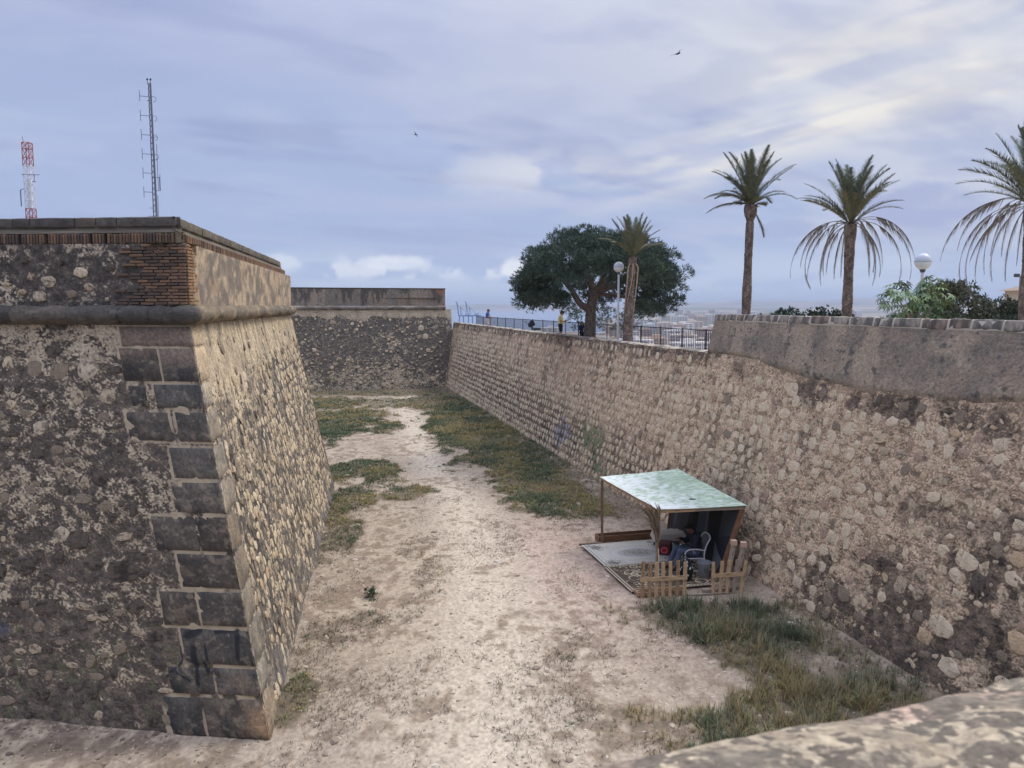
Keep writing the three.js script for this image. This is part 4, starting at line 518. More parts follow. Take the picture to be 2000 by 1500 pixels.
const barkTex = tex(256, 256, (s, t, o) => { const n = fbm(s * 10, t * 3, 2700, 4), g = fbm(s * 40, t * 14, 2710, 3); const b = 1 + 0.7 * (n - 0.5) + 0.6 * (g - 0.5); o[0] = 104 * b; o[1] = 92 * b; o[2] = 84 * b; o[3] = 0.6 * n + 0.4 * g; }, { bump: true });
const bark = texMat(barkTex, 0.04);
{ // pine
  const bx = 3.8, bz = -38.4, pine = thing('pine_tree', 'broad umbrella pine with dark dense crown behind the railing', 'tree', [bx, TY, bz]);
  part(pine, 'trunk', tapered([V(bx, TY - 0.1, bz), V(bx + 0.02, 6.6, bz), V(bx + 0.08, 7.5, bz), V(bx + 0.22, 8.15, bz)], [0.34, 0.27, 0.25, 0.24], 14), bark);
  const P = V(bx + 0.2, 8.05, bz), limb = (pts, r) => part(pine, 'limb', tapered(pts, r, 9), bark);
  limb([V(bx + 0.05, 7.15, bz), V(3.3, 7.55, bz), V(2.85, 8.25, bz - 0.1), V(2.4, 8.7, bz - 0.3), V(1.5, 9, bz - 0.6)], [0.17, 0.15, 0.12, 0.09, 0.05]);
  limb([P, V(4.7, 8.7, bz), V(5.1, 9.3, bz - 0.2), V(5.6, 10.3, bz - 0.5)], [0.19, 0.15, 0.11, 0.05]);
  limb([P, V(3.7, 8.7, bz), V(3.5, 9.3, bz + 0.1), V(3.2, 10.4, bz)], [0.15, 0.12, 0.09, 0.05]);
  limb([P, V(4.9, 8.35, bz - 0.2), V(5.8, 8.7, bz - 0.4), V(7.3, 9.3, bz - 0.8)], [0.16, 0.13, 0.1, 0.05]);
  limb([V(bx + 0.2, 7.9, bz), V(4.8, 7.95, bz - 0.3), V(6, 7.8, bz - 0.8), V(7.4, 7.9, bz - 1.2)], [0.1, 0.09, 0.07, 0.04]);
  limb([P, V(3.9, 8.8, bz - 1.2), V(3.6, 9.6, bz - 2.4)], [0.15, 0.11, 0.05]); limb([P, V(4.4, 8.9, bz + 0.9), V(4.6, 9.8, bz + 1.8)], [0.13, 0.1, 0.05]);
  reseed(181); const lobes = [];
  const C = V(4.25, 8.75, -39.2);
  for (let k = 0; k < 150; k++) { const a = rr(0, 6.283), e = Math.asin(rr(-0.24, 1)), rx = 3.75, ry = 2.25, rz = 3.3; const ca = Math.cos(a) * Math.cos(e), s = Math.sin(e), sa = Math.sin(a) * Math.cos(e); const q = V(C.x + ca * rx * rr(0.78, 1.04), C.y + s * ry * rr(0.78, 1.06), C.z + sa * rz); lobes.push([q, rr(0.38, 0.85), 0.6]); }
  for (const [x, y, r] of [[1, 8, 0.6], [1.7, 7.9, 0.6], [2.4, 7.85, 0.5], [6.8, 7.9, 0.6], [7.6, 8.1, 0.7], [7.2, 7.0, 0.5], [8.0, 7.7, 0.5], [0.7, 8.1, 0.7], [1.3, 7.65, 0.6], [2, 7.55, 0.5], [0.5, 8.6, 0.6], [7.9, 8.2, 0.7], [7.6, 7.5, 0.6], [6.9, 7.25, 0.55], [6.3, 7.4, 0.5], [8.2, 9, 0.6], [2.5, 7.3, 0.45]]) lobes.push([V(x, y, -39 + rr(-1, 1)), r, 0.6]);
  for (let k = 0; k < 70; k++) { const a = rr(0, 6.283), x = 4.25 + Math.cos(a) * rr(2.2, 3.9), z = -39.4 + Math.sin(a) * rr(1.6, 3.2); if (x > 2.9 && x < 5.4 && z > -40.5) continue; lobes.push([V(x, rr(7.35, 8.4) - 0.35 * (x > 5.6 ? 1 : 0), z), rr(0.35, 0.65), 0.65]); }
  for (let k = 0; k < 34; k++) lobes.push([V(rr(1.2, 7.4), rr(8.9, 10.3), rr(-41, -37.6)), rr(0.35, 0.6), 0.55]);
  for (const [x, y] of [[3.6, 6.7], [3.9, 6.2], [4.1, 6.9], [3.4, 7.2], [5.4, 6.4], [5.8, 6.9], [6.6, 6.6], [7, 6.2], [6.2, 6.1], [5.2, 7.1], [4.4, 6.1], [7.4, 6.7]]) lobes.push([V(x, y, -46.6 + rr(-0.6, 0.6)), rr(0.35, 0.6), 0.8]);
  part(pine, 'crown', leafyCrown(lobes, 300, 0.17, 0.02, [[0.066, 0.098, 0.068], [0.084, 0.118, 0.078], [0.052, 0.083, 0.062], [0.1, 0.135, 0.084]], 6, 0.3), leafMat).userData.kind = 'stuff'; pine.position.set(bx + 0.16, TY, bz - 1.8); pine.scale.setScalar(1.045);
}
// palms
function frondGeo(len, e0, droop, az, opt = {}) {
  const L = new Leaves(), n = opt.n || 88, W = opt.leaf || 0.42, sd = V(-Math.sin(az), 0, Math.cos(az)), fw = V(Math.cos(az), 0, Math.sin(az)); let p = V(0, 0, 0), st = len / n; const pw = opt.pow || 1.2;
  const twist = rr(-0.35, 0.35), rachis = opt.rachis || [0.16, 0.15, 0.06]; let prev = null;
  for (let i = 0; i <= n; i++) {
    const t = i / n, a = e0 - droop * Math.pow(t, pw), d = fw.clone().multiplyScalar(Math.cos(a)).setY(Math.sin(a)), up = fw.clone().multiplyScalar(-Math.sin(a)).setY(Math.cos(a));
    const S = sd.clone().multiplyScalar(Math.cos(twist * t)).addScaledVector(up, Math.sin(twist * t)), rw = mix(0.035, 0.006, t);
    const q = [p.clone().addScaledVector(S, rw), p.clone().addScaledVector(S, -rw), p.clone().addScaledVector(up, rw * 0.8)];
    if (prev) for (let k = 0; k < 3; k++) { const k2 = (k + 1) % 3; L.tri(prev[k], prev[k2], q[k2], rachis); L.tri(prev[k], q[k2], q[k], rachis); }
    prev = q;
    if (t > (opt.bare || 0.16)) for (const s of [-1, 1]) {
      if (rnd() < (opt.gap || 0.04)) continue; const tt = (t - 0.12) / 0.88, l = W * Math.pow(Math.sin(Math.PI * Math.min(1, 0.16 + tt * 0.8)), 0.7) * rr(0.8, 1.12);
      const v = S.clone().multiplyScalar(s * (opt.close || 0.62)).addScaledVector(d, rr(0.6, 0.85)).addScaledVector(up, rr(0.1, 0.42)).add(V(0, -(opt.hang || 0), 0)).normalize(), b = d.clone().multiplyScalar(0.024), col = opt.cols[Math.floor(rnd() * opt.cols.length)], vv = rr(0.75, 1.25);
      const tip = p.clone().addScaledVector(v, l).add(V(0, -l * 0.12 - l * (opt.hang || 0) * 0.3, 0)); L.tri(p.clone().sub(b), p.clone().add(b), tip, [col[0] * vv, col[1] * vv, col[2] * vv]);
    }
    p = p.clone().addScaledVector(d, st);
  }
  return L.geo();
}
const palmBarkTex = tex(256, 512, (s, t, o) => { const r = (t * 34 + Math.floor(s * 10) % 2 * 0.5) % 1, n = fbm(s * 14, t * 40, 2800, 4); const b = (0.85 + 0.2 * r) * (1 + 0.9 * (n - 0.5)); o[0] = 122 * b; o[1] = 108 * b; o[2] = 96 * b; o[3] = r * 0.6 + n * 0.4; }, { bump: true });
const palmBark = texMat(palmBarkTex, 0.03);
function palmTrunk(g, hgt, r0, r1, bend, headR, headH) {
  const n = 90, seg = 16; const geo = gridGeo((a, t) => { const y = t * hgt, ring = (t * hgt * 7) % 1, k = Math.floor(t * hgt * 7); let r = mix(r0, r1, sstep(0, 1, t)) * (1 + 0.07 * Math.sin(t * 17 + 1) ) + 0.022 * ring * (0.6 + 0.8 * h2(Math.round(a / 0.3927 + (k % 2) * 0.5), k, 3)); if (y > hgt - headH) r = mix(r, headR * (1 + 0.1 * (h2(Math.round(a * 3), k, 5) - 0.5)), sstep(hgt - headH, hgt - headH * 0.45, y)); if (t < 0.05) r *= 1 + 0.3 * (1 - t / 0.05); return V(Math.cos(a) * r + bend * t * t, y, Math.sin(a) * r); }, 0, Math.PI * 2, seg, 0, 1, n);
  flip(geo); return local(g, 'trunk', geo, palmBark);
}
const GREEN = [[0.11, 0.135, 0.09], [0.13, 0.155, 0.1], [0.09, 0.112, 0.08], [0.18, 0.19, 0.12]], DEAD = [[0.2, 0.155, 0.105], [0.26, 0.2, 0.135], [0.15, 0.115, 0.08]], MIXED = [[0.16, 0.185, 0.115], [0.22, 0.2, 0.14], [0.14, 0.16, 0.1]];
function palm(x, z, hgt, label, spec) {
  const g = thing('palm_tree', label, 'palm tree', [x, TY, z], 'palms on the terrace'); reseed(spec.seed); palmTrunk(g, hgt, spec.r0, spec.r1, spec.bend || 0, spec.head, spec.headH || 0.8);
  const put = (geo, name) => { const m = local(g, name, geo, leafMat); m.position.set(spec.bend || 0, hgt - 0.05, 0); return m; };
  for (const [n, l0, l1, e0, e1, d0, d1, kind] of spec.fronds) for (let k = 0; k < n; k++) { const az = (k + rr(-0.35, 0.35)) / n * 6.283 + (spec.turn || 0); const cols = kind === 'dead' ? DEAD : kind === 'mixed' ? MIXED : GREEN; put(frondGeo(rr(l0, l1), rr(e0, e1), rr(d0, d1), az, { cols, leaf: kind === 'dead' ? 0.4 : spec.leaf || 0.42, hang: kind === 'dead' ? 0.9 : 0, close: kind === 'dead' ? 0.3 : 0.72, pow: kind === 'dead' ? 0.62 : 1.5, bare: kind === 'dead' ? 0.3 : 0.15, gap: kind === 'dead' ? 0.25 : 0.05, rachis: kind === 'dead' ? [0.16, 0.13, 0.09] : [0.17, 0.17, 0.08] }), kind === 'dead' ? 'dead_frond' : 'frond'); }
  for (const [az, len, e0, dr] of spec.extra || []) put(frondGeo(len, e0, dr, az, { cols: MIXED, leaf: 0.34, hang: 0.35 }), 'frond');
  return g;
}
palm(11.25, -38, 6.75, 'tall palm with bare trunk and tight upright crown, leftmost above the parapet', { seed: 201, r0: 0.22, r1: 0.165, head: 0.3, headH: 0.8, bend: 0.08, leaf: 0.44, fronds: [[11, 2.4, 3.0, 1.15, 1.5, 0.1, 0.8], [10, 2.2, 2.8, 0.85, 1.2, 0.4, 1.1], [7, 1.8, 2.5, 0.5, 0.8, 0.8, 1.4], [5, 0.5, 0.9, 0.2, 0.7, 0.4, 0.8, 'mixed']], extra: [[3.05, 2.5, 0.75, 1.35], [3.3, 2.2, 0.35, 1.1], [-0.1, 1.6, -0.9, 0.5]] });
palm(15.25, -36, 5.65, 'palm with a ring of brown drooping fronds, middle of the three above the parapet', { seed: 202, r0: 0.21, r1: 0.2, head: 0.27, headH: 1.0, leaf: 0.5, fronds: [[12, 2.6, 3.2, 1.15, 1.5, 0.2, 0.8], [11, 2.5, 3.2, 0.85, 1.15, 0.4, 1.1], [8, 2.4, 3.0, 0.65, 0.9, 0.6, 1.2, 'mixed'], [15, 3.3, 4.4, 0.55, 0.95, 2.3, 2.65, 'dead'], [5, 2.6, 3.2, 0.1, 0.3, 1.7, 1.9, 'dead']] });
palm(19.5, -30, 5.75, 'palm at the right edge of the view with long drooping brown fronds', { seed: 203, r0: 0.25, r1: 0.22, head: 0.29, headH: 1.0, leaf: 0.54, turn: 0.2, fronds: [[12, 2.8, 3.3, 1.1, 1.5, 0.2, 0.8], [12, 2.7, 3.2, 0.75, 1.1, 0.3, 1.0], [8, 2.6, 3.1, 0.5, 0.75, 0.4, 1.0], [19, 3.6, 4.8, 0.5, 1.0, 2.3, 2.7, 'dead'], [6, 3, 3.6, 0.0, 0.3, 1.6, 1.9, 'dead']] });
{
  const g = palm(5.28, -36, 4.2, 'small young palm with thin pale crown standing in front of the pine', { seed: 204, r0: 0.23, r1: 0.14, head: 0.18, headH: 0.6, bend: 0.2, leaf: 0.34, fronds: [[12, 1.6, 2.1, 1.1, 1.5, 0.1, 0.5, 'mixed'], [10, 1.6, 2.1, 0.75, 1.1, 0.5, 1.1, 'mixed']], extra: [[2.9, 2.0, 1.0, 1.2], [0.1, 1.7, 0.9, 1.1]] });
  const dm = M({ color: rgb(176, 150, 122) }); for (const [a, l] of [[0.5, 2.6], [1.6, 1.9], [2.4, 2.5], [5.2, 2.2]]) { const c = Math.cos(a), s = Math.sin(a); local(g, 'dead_stalk', tapered([V(0.18, 4.0, 0), V(0.17 + c * 0.24, 3.8, s * 0.24), V(0.13 + c * 0.27, 3.2, s * 0.27), V(0.05 + Math.cos(a + 0.5) * 0.26, 4.0 - l, Math.sin(a + 0.5) * 0.26)], [0.04, 0.028, 0.02, 0.008], 5), dm); }
}
// bushes and the broad-leaved plant behind the parapet
{
  const stemM = M({ color: rgb(150, 142, 128) });
  const pl = thing('broadleaf_plant', 'bright green plant with drooping fingered leaves in front of the right globe lamp', 'plant', [12.2, TY, -23]);
  reseed(211); const leafG = (() => { const pos = [], idx = []; const n = 7; for (let k = 0; k < n; k++) { const a = mix(-1.9, 1.9, k / (n - 1)), l = 0.34 * (1 - 0.25 * Math.abs(a) / 2), c = Math.cos(a), s = Math.sin(a), o = pos.length / 3; pos.push(0, 0, 0, c * l * 0.5 - s * 0.035, -0.01, s * l * 0.5 + c * 0.035, c * l * 0.5 + s * 0.035, -0.01, s * l * 0.5 - c * 0.035, c * l, -0.1, s * l); idx.push(o, o + 1, o + 2, o + 1, o + 3, o + 2); } const g = new THREE.BufferGeometry(); g.setAttribute('position', new THREE.Float32BufferAttribute(pos, 3)); g.setIndex(idx); g.computeVertexNormals(); return g; })();
  const lm = [[88, 112, 66], [106, 130, 76], [76, 100, 60], [124, 144, 96]].map((c) => M({ color: rgb(...c), side: THREE.DoubleSide, roughness: 0.6 }));
  const sq = (x) => 11.72 + (x - 12.25) * 0.62, stem = (pts, r) => part(pl, 'stem', tapered(pts.map((p) => V(sq(p.x), p.y, p.z)), r, 6), stemM);
  stem([V(12.25, TY, -23), V(12.22, 6.8, -23), V(12.1, 7.6, -23.1), V(11.7, 8.1, -23)], [0.06, 0.05, 0.035, 0.02]); stem([V(12.25, 6.6, -23), V(11.8, 7.2, -22.8), V(11.3, 7.75, -22.9)], [0.04, 0.03, 0.015]); stem([V(12.25, 6.7, -23), V(12.7, 7.4, -23), V(12.95, 8.0, -23.2), V(12.9, 8.25, -23)], [0.04, 0.03, 0.02, 0.015]); stem([V(12.25, 6.6, -23), V(13, 7.1, -23.3), V(13.4, 7.7, -23.2)], [0.04, 0.03, 0.015]);
  for (const [cx, cy, n, r] of [[11.4, 7.95, 12, 0.4], [11.2, 7.7, 14, 0.4], [12.15, 7.7, 12, 0.4], [12.9, 8.2, 8, 0.24], [12.95, 7.95, 14, 0.4], [13.35, 7.7, 12, 0.38], [11.8, 7.45, 16, 0.5], [12.6, 7.5, 18, 0.55], [12.2, 7.2, 14, 0.5]]) for (let k = 0; k < n; k++) { const d = rdir(), m = local(pl, 'leaf', leafG, pick(lm)); m.position.copy(V(sq(cx) + d.x * r * 0.8, cy + d.y * r * 0.7, -23 + d.z * r).sub(pl.position)); m.rotation.set(rr(-0.6, 0.6), Math.atan2(-d.z, d.x) + rr(-0.4, 0.4), rr(-0.9, -0.1), 'YXZ'); m.scale.setScalar(rr(0.6, 1.0)); }
  const bush = (name, label, x, z, w, y0, y1, n, cols, dens, len, wd, grp) => { const t = thing(name, label, name === 'bush' ? 'bush' : 'tree', [x, TY, z], grp); const lobes = []; for (let k = 0; k < n; k++) { const q = rr(-1, 1); lobes.push([V(x + q * w, mix(y0, y1 - 0.5, Math.sqrt(1 - q * q) * Math.pow(rnd(), 0.6)), z + rr(-1, 1) * w * 0.6), rr(0.35, 0.75), 0.8]); } part(t, 'trunk', tapered([V(x, TY - 0.05, z), V(x + 0.1, mix(TY, y1, 0.3), z), V(x + 0.05, mix(TY, y1, 0.6), z)], [0.13, 0.1, 0.05], 7), bark); part(t, 'crown', leafyCrown(lobes, dens, len, wd, cols, 5, 0.7), leafMat).userData.kind = 'stuff'; };
  reseed(213); const DK = [[0.035, 0.055, 0.03], [0.05, 0.07, 0.032], [0.028, 0.045, 0.028]], OL = [[0.1, 0.115, 0.06], [0.13, 0.135, 0.075], [0.08, 0.09, 0.05], [0.15, 0.14, 0.09]], GR = [[0.07, 0.11, 0.045], [0.09, 0.13, 0.05], [0.06, 0.09, 0.04]];
  bush('leafy_tree', 'grey-olive tree rising highest beside the drooping palm fronds on the right', 22.2, -40, 1.5, 6.5, 8.9, 34, OL, 190, 0.16, 0.04); bush('leafy_tree', 'dark rounded tree right of the grey-olive tree', 25.0, -41, 1.3, 6.3, 8.2, 26, [...DK, ...OL], 190, 0.16, 0.04);
  bush('bush', 'dark green bush at the foot of the leafy plant, left of the grey-olive tree', 19.6, -38, 1.6, 6, 7.75, 26, [...DK, ...GR], 190, 0.15, 0.04); bush('bush', 'mid green bush behind the leafy plant', 17.4, -34, 1.5, 6, 7.45, 24, [...DK, ...GR], 190, 0.15, 0.04); bush('bush', 'dark low bush right of the middle palm trunk', 17.3, -44, 1.6, 5.9, 7.45, 20, DK, 180, 0.16, 0.045); bush('bush', 'dark low bush left of the middle palm trunk', 19.0, -56, 1.6, 5.9, 7.5, 18, DK, 150, 0.18, 0.05); bush('bush', 'dark bush at the far right under the edge palm', 24.0, -37, 1.3, 6, 7.5, 22, DK, 190, 0.15, 0.04);
  // house at the far right edge and floodlight pole
  const wallM = M({ color: rgb(198, 182, 162) }), h = thing('house', 'pale beige house at the far right edge behind the palm', 'house', [41.5, TY, -62]);
  part(h, 'wall', boxGeo(6, 3.2, 6, 0.02).translate(43.4, TY + 1.6, -62), wallM); { const rg = new THREE.ExtrudeGeometry(new THREE.Shape([[-3.4, 0], [3.4, 0], [0, 0.8]].map(([a, b]) => new THREE.Vector2(a, b))), { depth: 6.6, bevelEnabled: false }); rg.translate(43.4, TY + 3.2, -65.3); part(h, 'roof', rg, M({ color: rgb(150, 132, 116) })); } part(h, 'window', boxGeo(0.9, 1.1, 0.08).translate(42.4, TY + 1.8, -58.98), M({ color: rgb(60, 66, 74), roughness: 0.2 }));
  const fl = thing('floodlight_pole', 'thin pole with two small floodlights at the far right', 'lamp', [32, TY, -50]); part(fl, 'pole', rod(V(32, TY, -50), V(32, 9.35, -50), 0.05, 0.035), M({ color: rgb(120, 122, 126) })); for (const s of [-0.25, 0.25]) part(fl, 'floodlight', boxGeo(0.3, 0.2, 0.14).rotateX(0.4).translate(32 + s, 9.4, -49.95), M({ color: rgb(80, 84, 90) }));
}
// ---------------------------------------------------------------- radio masts beyond the bastion
{
  const red = M({ color: rgb(168, 88, 90), roughness: 0.6 }), white = M({ color: rgb(220, 222, 226), roughness: 0.6 }), grey = M({ color: rgb(112, 114, 126), roughness: 0.5 });
  const x = -72.1, z = -120, y0 = 8.2, y1 = 31.6, m = thing('lattice_mast', 'red and white lattice mast at the far left', 'mast', [x, y0, z]); const w = 0.5, cs = [[-w, -w], [w, -w], [w, w], [-w, w]];
  const secs = []; for (let y = y0; y < y1 - 0.1; y += 1.25) secs.push([y, Math.min(y + 1.25, y1)]);
  for (const [a, b] of secs) { const f = (a - 19) / (y1 - 19), mt = f > 0.7 || f < 0.02 || (f > 0.02 && f < 0.14) ? red : white; const l = []; for (let k = 0; k < 4; k++) { const p = cs[k], q = cs[(k + 1) % 4]; l.push(rod(V(x + p[0], a, z + p[1]), V(x + p[0], b, z + p[1]), 0.06, 0.06, 5), rod(V(x + p[0], a, z + p[1]), V(x + q[0], b, z + q[1]), 0.03, 0.03, 4), rod(V(x + q[0], a, z + q[1]), V(x + p[0], b, z + p[1]), 0.04, 0.04, 4), rod(V(x + p[0], b, z + p[1]), V(x + q[0], b, z + q[1]), 0.045, 0.045, 4)); } part(m, 'lattice_section', merge(l), mt); }
  part(m, 'feed_panel', boxGeo(0.5, 4.6, 0.5, 0.05).translate(x, 24.1, z), white); part(m, 'antenna', merge([rod(V(x - 0.6, 26.9, z + 0.8), V(x + 2.1, 26.8, z + 0.8), 0.05), rod(V(x + 1.3, 26.8, z + 0.8), V(x + 1.2, 25.8, z + 0.8), 0.05), rod(V(x + 0.9, 25.8, z + 0.8), V(x + 1.5, 25.8, z + 0.8), 0.05)]), grey); part(m, 'antenna', merge([rod(V(x - 0.9, 24.6, z + 0.8), V(x - 0.9, 22.2, z + 0.8), 0.08), rod(V(x - 0.9, 24.6, z + 0.8), V(x - 0.3, 24.8, z + 0.8), 0.05)]), grey); part(m, 'lightning_rod', rod(V(x - w, y1, z), V(x - w - 0.15, y1 + 0.9, z), 0.04), grey);
  const x2 = -35.65, z2 = -80, t2 = thing('radio_mast', 'thin tall grey mast with rows of side antennas behind the near bastion', 'mast', [x2, 8.2, z2]); const top = 29.3; const l = [];
  for (const [dx, dz] of [[-0.17, 0], [0.12, 0.15], [0.12, -0.15]]) part(t2, 'leg', rod(V(x2 + dx * 1.4, 8.2, z2 + dz), V(x2 + dx * 0.6, top, z2 + dz * 0.6), 0.055, 0.05, 5), grey);
  for (let y = 8.4; y < top - 0.5; y += 0.55) l.push(rod(V(x2 - 0.2, y, z2), V(x2 + 0.14, y + 0.5, z2 + 0.12), 0.022, 0.022, 4), rod(V(x2 + 0.14, y, z2 + 0.12), V(x2 - 0.2, y + 0.5, z2), 0.022, 0.022, 4)); part(t2, 'bracing', merge(l), grey);
  for (let k = 0; k < 6; k++) { const y = 28.0 - k * 1.85; part(t2, 'dipole', merge([rod(V(x2 - 0.1, y, z2), V(x2 - 0.95, y + 0.02, z2 + 0.2), 0.03, 0.03, 5), rod(V(x2 - 0.95, y - 0.52, z2 + 0.2), V(x2 - 0.95, y + 0.54, z2 + 0.2), 0.03, 0.03, 5)]), grey); if (k < 4) part(t2, 'cable_loop', new THREE.TorusGeometry(0.26, 0.025, 5, 14, Math.PI * 1.5).rotateZ(-1.6).translate(x2 + 0.3, y - 0.25, z2), grey); }
  for (const [y, w2] of [[24.1, 0.55], [21.9, 0.5], [20.2, 0.62], [18.9, 0.6], [27.6, -0.3], [23.5, -0.2], [17.2, -0.5], [16.4, -0.7]]) part(t2, 'bracket', rod(V(x2, y, z2), V(x2 + w2, y, z2 + 0.1), 0.028, 0.028, 5), grey);
  for (const [dx, a, b] of [[0.55, 20.2, 18.9], [0.42, 23.4, 19], [0.62, 20.5, 18.9], [0.32, 18.5, 12]]) part(t2, 'whip', rod(V(x2 + dx, a, z2), V(x2 + dx, b, z2), 0.03, 0.03, 5), grey);
  for (const s of [-0.22, 0.1]) part(t2, 'top_lamp', new THREE.SphereGeometry(0.1, 8, 6).translate(x2 + s, top + 0.35, z2), M({ color: rgb(60, 62, 84) })); part(t2, 'top_fitting', merge([rod(V(x2 - 0.22, top - 0.1, z2), V(x2 - 0.22, top + 0.3, z2), 0.03), rod(V(x2 + 0.1, top - 0.1, z2), V(x2 + 0.1, top + 0.3, z2), 0.03)]), grey);
}
// ---------------------------------------------------------------- land, sea and hills beyond
const SEA = -45;
function landY(d, azDeg) {
  const a = azDeg * Math.PI / 180, x = Math.sin(a) * d, z = -Math.cos(a) * d, shore = 6 + 5 * (fbm(d / 900, 3, 3000, 3) - 0.5) + 2.5 * sstep(2500, 8000, d);
  let h = mix(-4, SEA, sstep(75, 300, d)) + 5 * (fbm(x / 260, z / 260, 3010, 3) - 0.5) * sstep(90, 400, d);
  const sea = sstep(shore + 1.4, shore - 0.6, azDeg) * sstep(-120, -100, azDeg) * sstep(1150, 1350, d) * sstep(9400, 8700, d + 900 * (fbm(azDeg / 4, 1, 3020, 3) - 0.5));
  const hills = sstep(3000, 9000, d) * sstep(7, 16, azDeg) * (20 + 85 * fbm(azDeg / 6, d / 2600, 3030, 4)) + sstep(9000, 10500, d) * (34 + 62 * fbm(azDeg / 5, 5, 3040, 4));
  h += hills * (1 - sea) + 14 * (fbm(x / 700, z / 700, 3050, 3) - 0.4) * sstep(1500, 3500, d) * (1 - sea); return mix(h, SEA - 14, sea);
}
{
  const az = []; for (let a = -180; a < -60; a += 8) az.push(a); for (let a = -60; a < 60; a += 0.75) az.push(a); for (let a = 60; a <= 180; a += 8) az.push(a); if (az[az.length - 1] < 180) az.push(180);
  const ds = []; for (let i = 0; i <= 110; i++) ds.push(78 * Math.pow(16000 / 78, i / 110)); ds.push(40000);
  const g = gridGeo((i, j) => { const a = az[Math.round(i)], d = ds[Math.round(j)]; return V(Math.sin(a * Math.PI / 180) * d, d > 20000 ? SEA - 20 : landY(d, a), -Math.cos(a * Math.PI / 180) * d); }, 0, az.length - 1, az.length - 1, 0, ds.length - 1, ds.length - 1);
  if (g.attributes.normal.getY(500) < 0) flip(g);
  const p = g.attributes.position, col = new Float32Array(p.count * 3);
  for (let i = 0; i < p.count; i++) { const x = p.getX(i), z = p.getZ(i), n = fbm(x / 340, z / 340, 3060, 4), m = fbm(x / 1500, z / 1500, 3070, 3); let c = mix3([0.3, 0.23, 0.16], [0.1, 0.115, 0.06], sstep(0.4, 0.58, n)); c = mix3(c, [0.4, 0.33, 0.26], sstep(0.55, 0.7, m) * 0.7); const d = Math.hypot(x, z); if (d < 600) c = mix3([0.09, 0.1, 0.05], c, sstep(250, 600, d)); col.set(c, i * 3); }
  g.setAttribute('color', new THREE.BufferAttribute(col, 3)); structure('terrain', g, M({ vertexColors: true, roughness: 1 }));
  const sg = gridGeo((a, d) => V(Math.sin(a) * d, SEA - 2, -Math.cos(a) * d), -2.2, 0.5, 40, 900, 11000, 20); if (sg.attributes.normal.getY(0) < 0) flip(sg);
  structure('sea', sg, M({ color: rgb(96, 122, 148), roughness: 0.22 }));
}
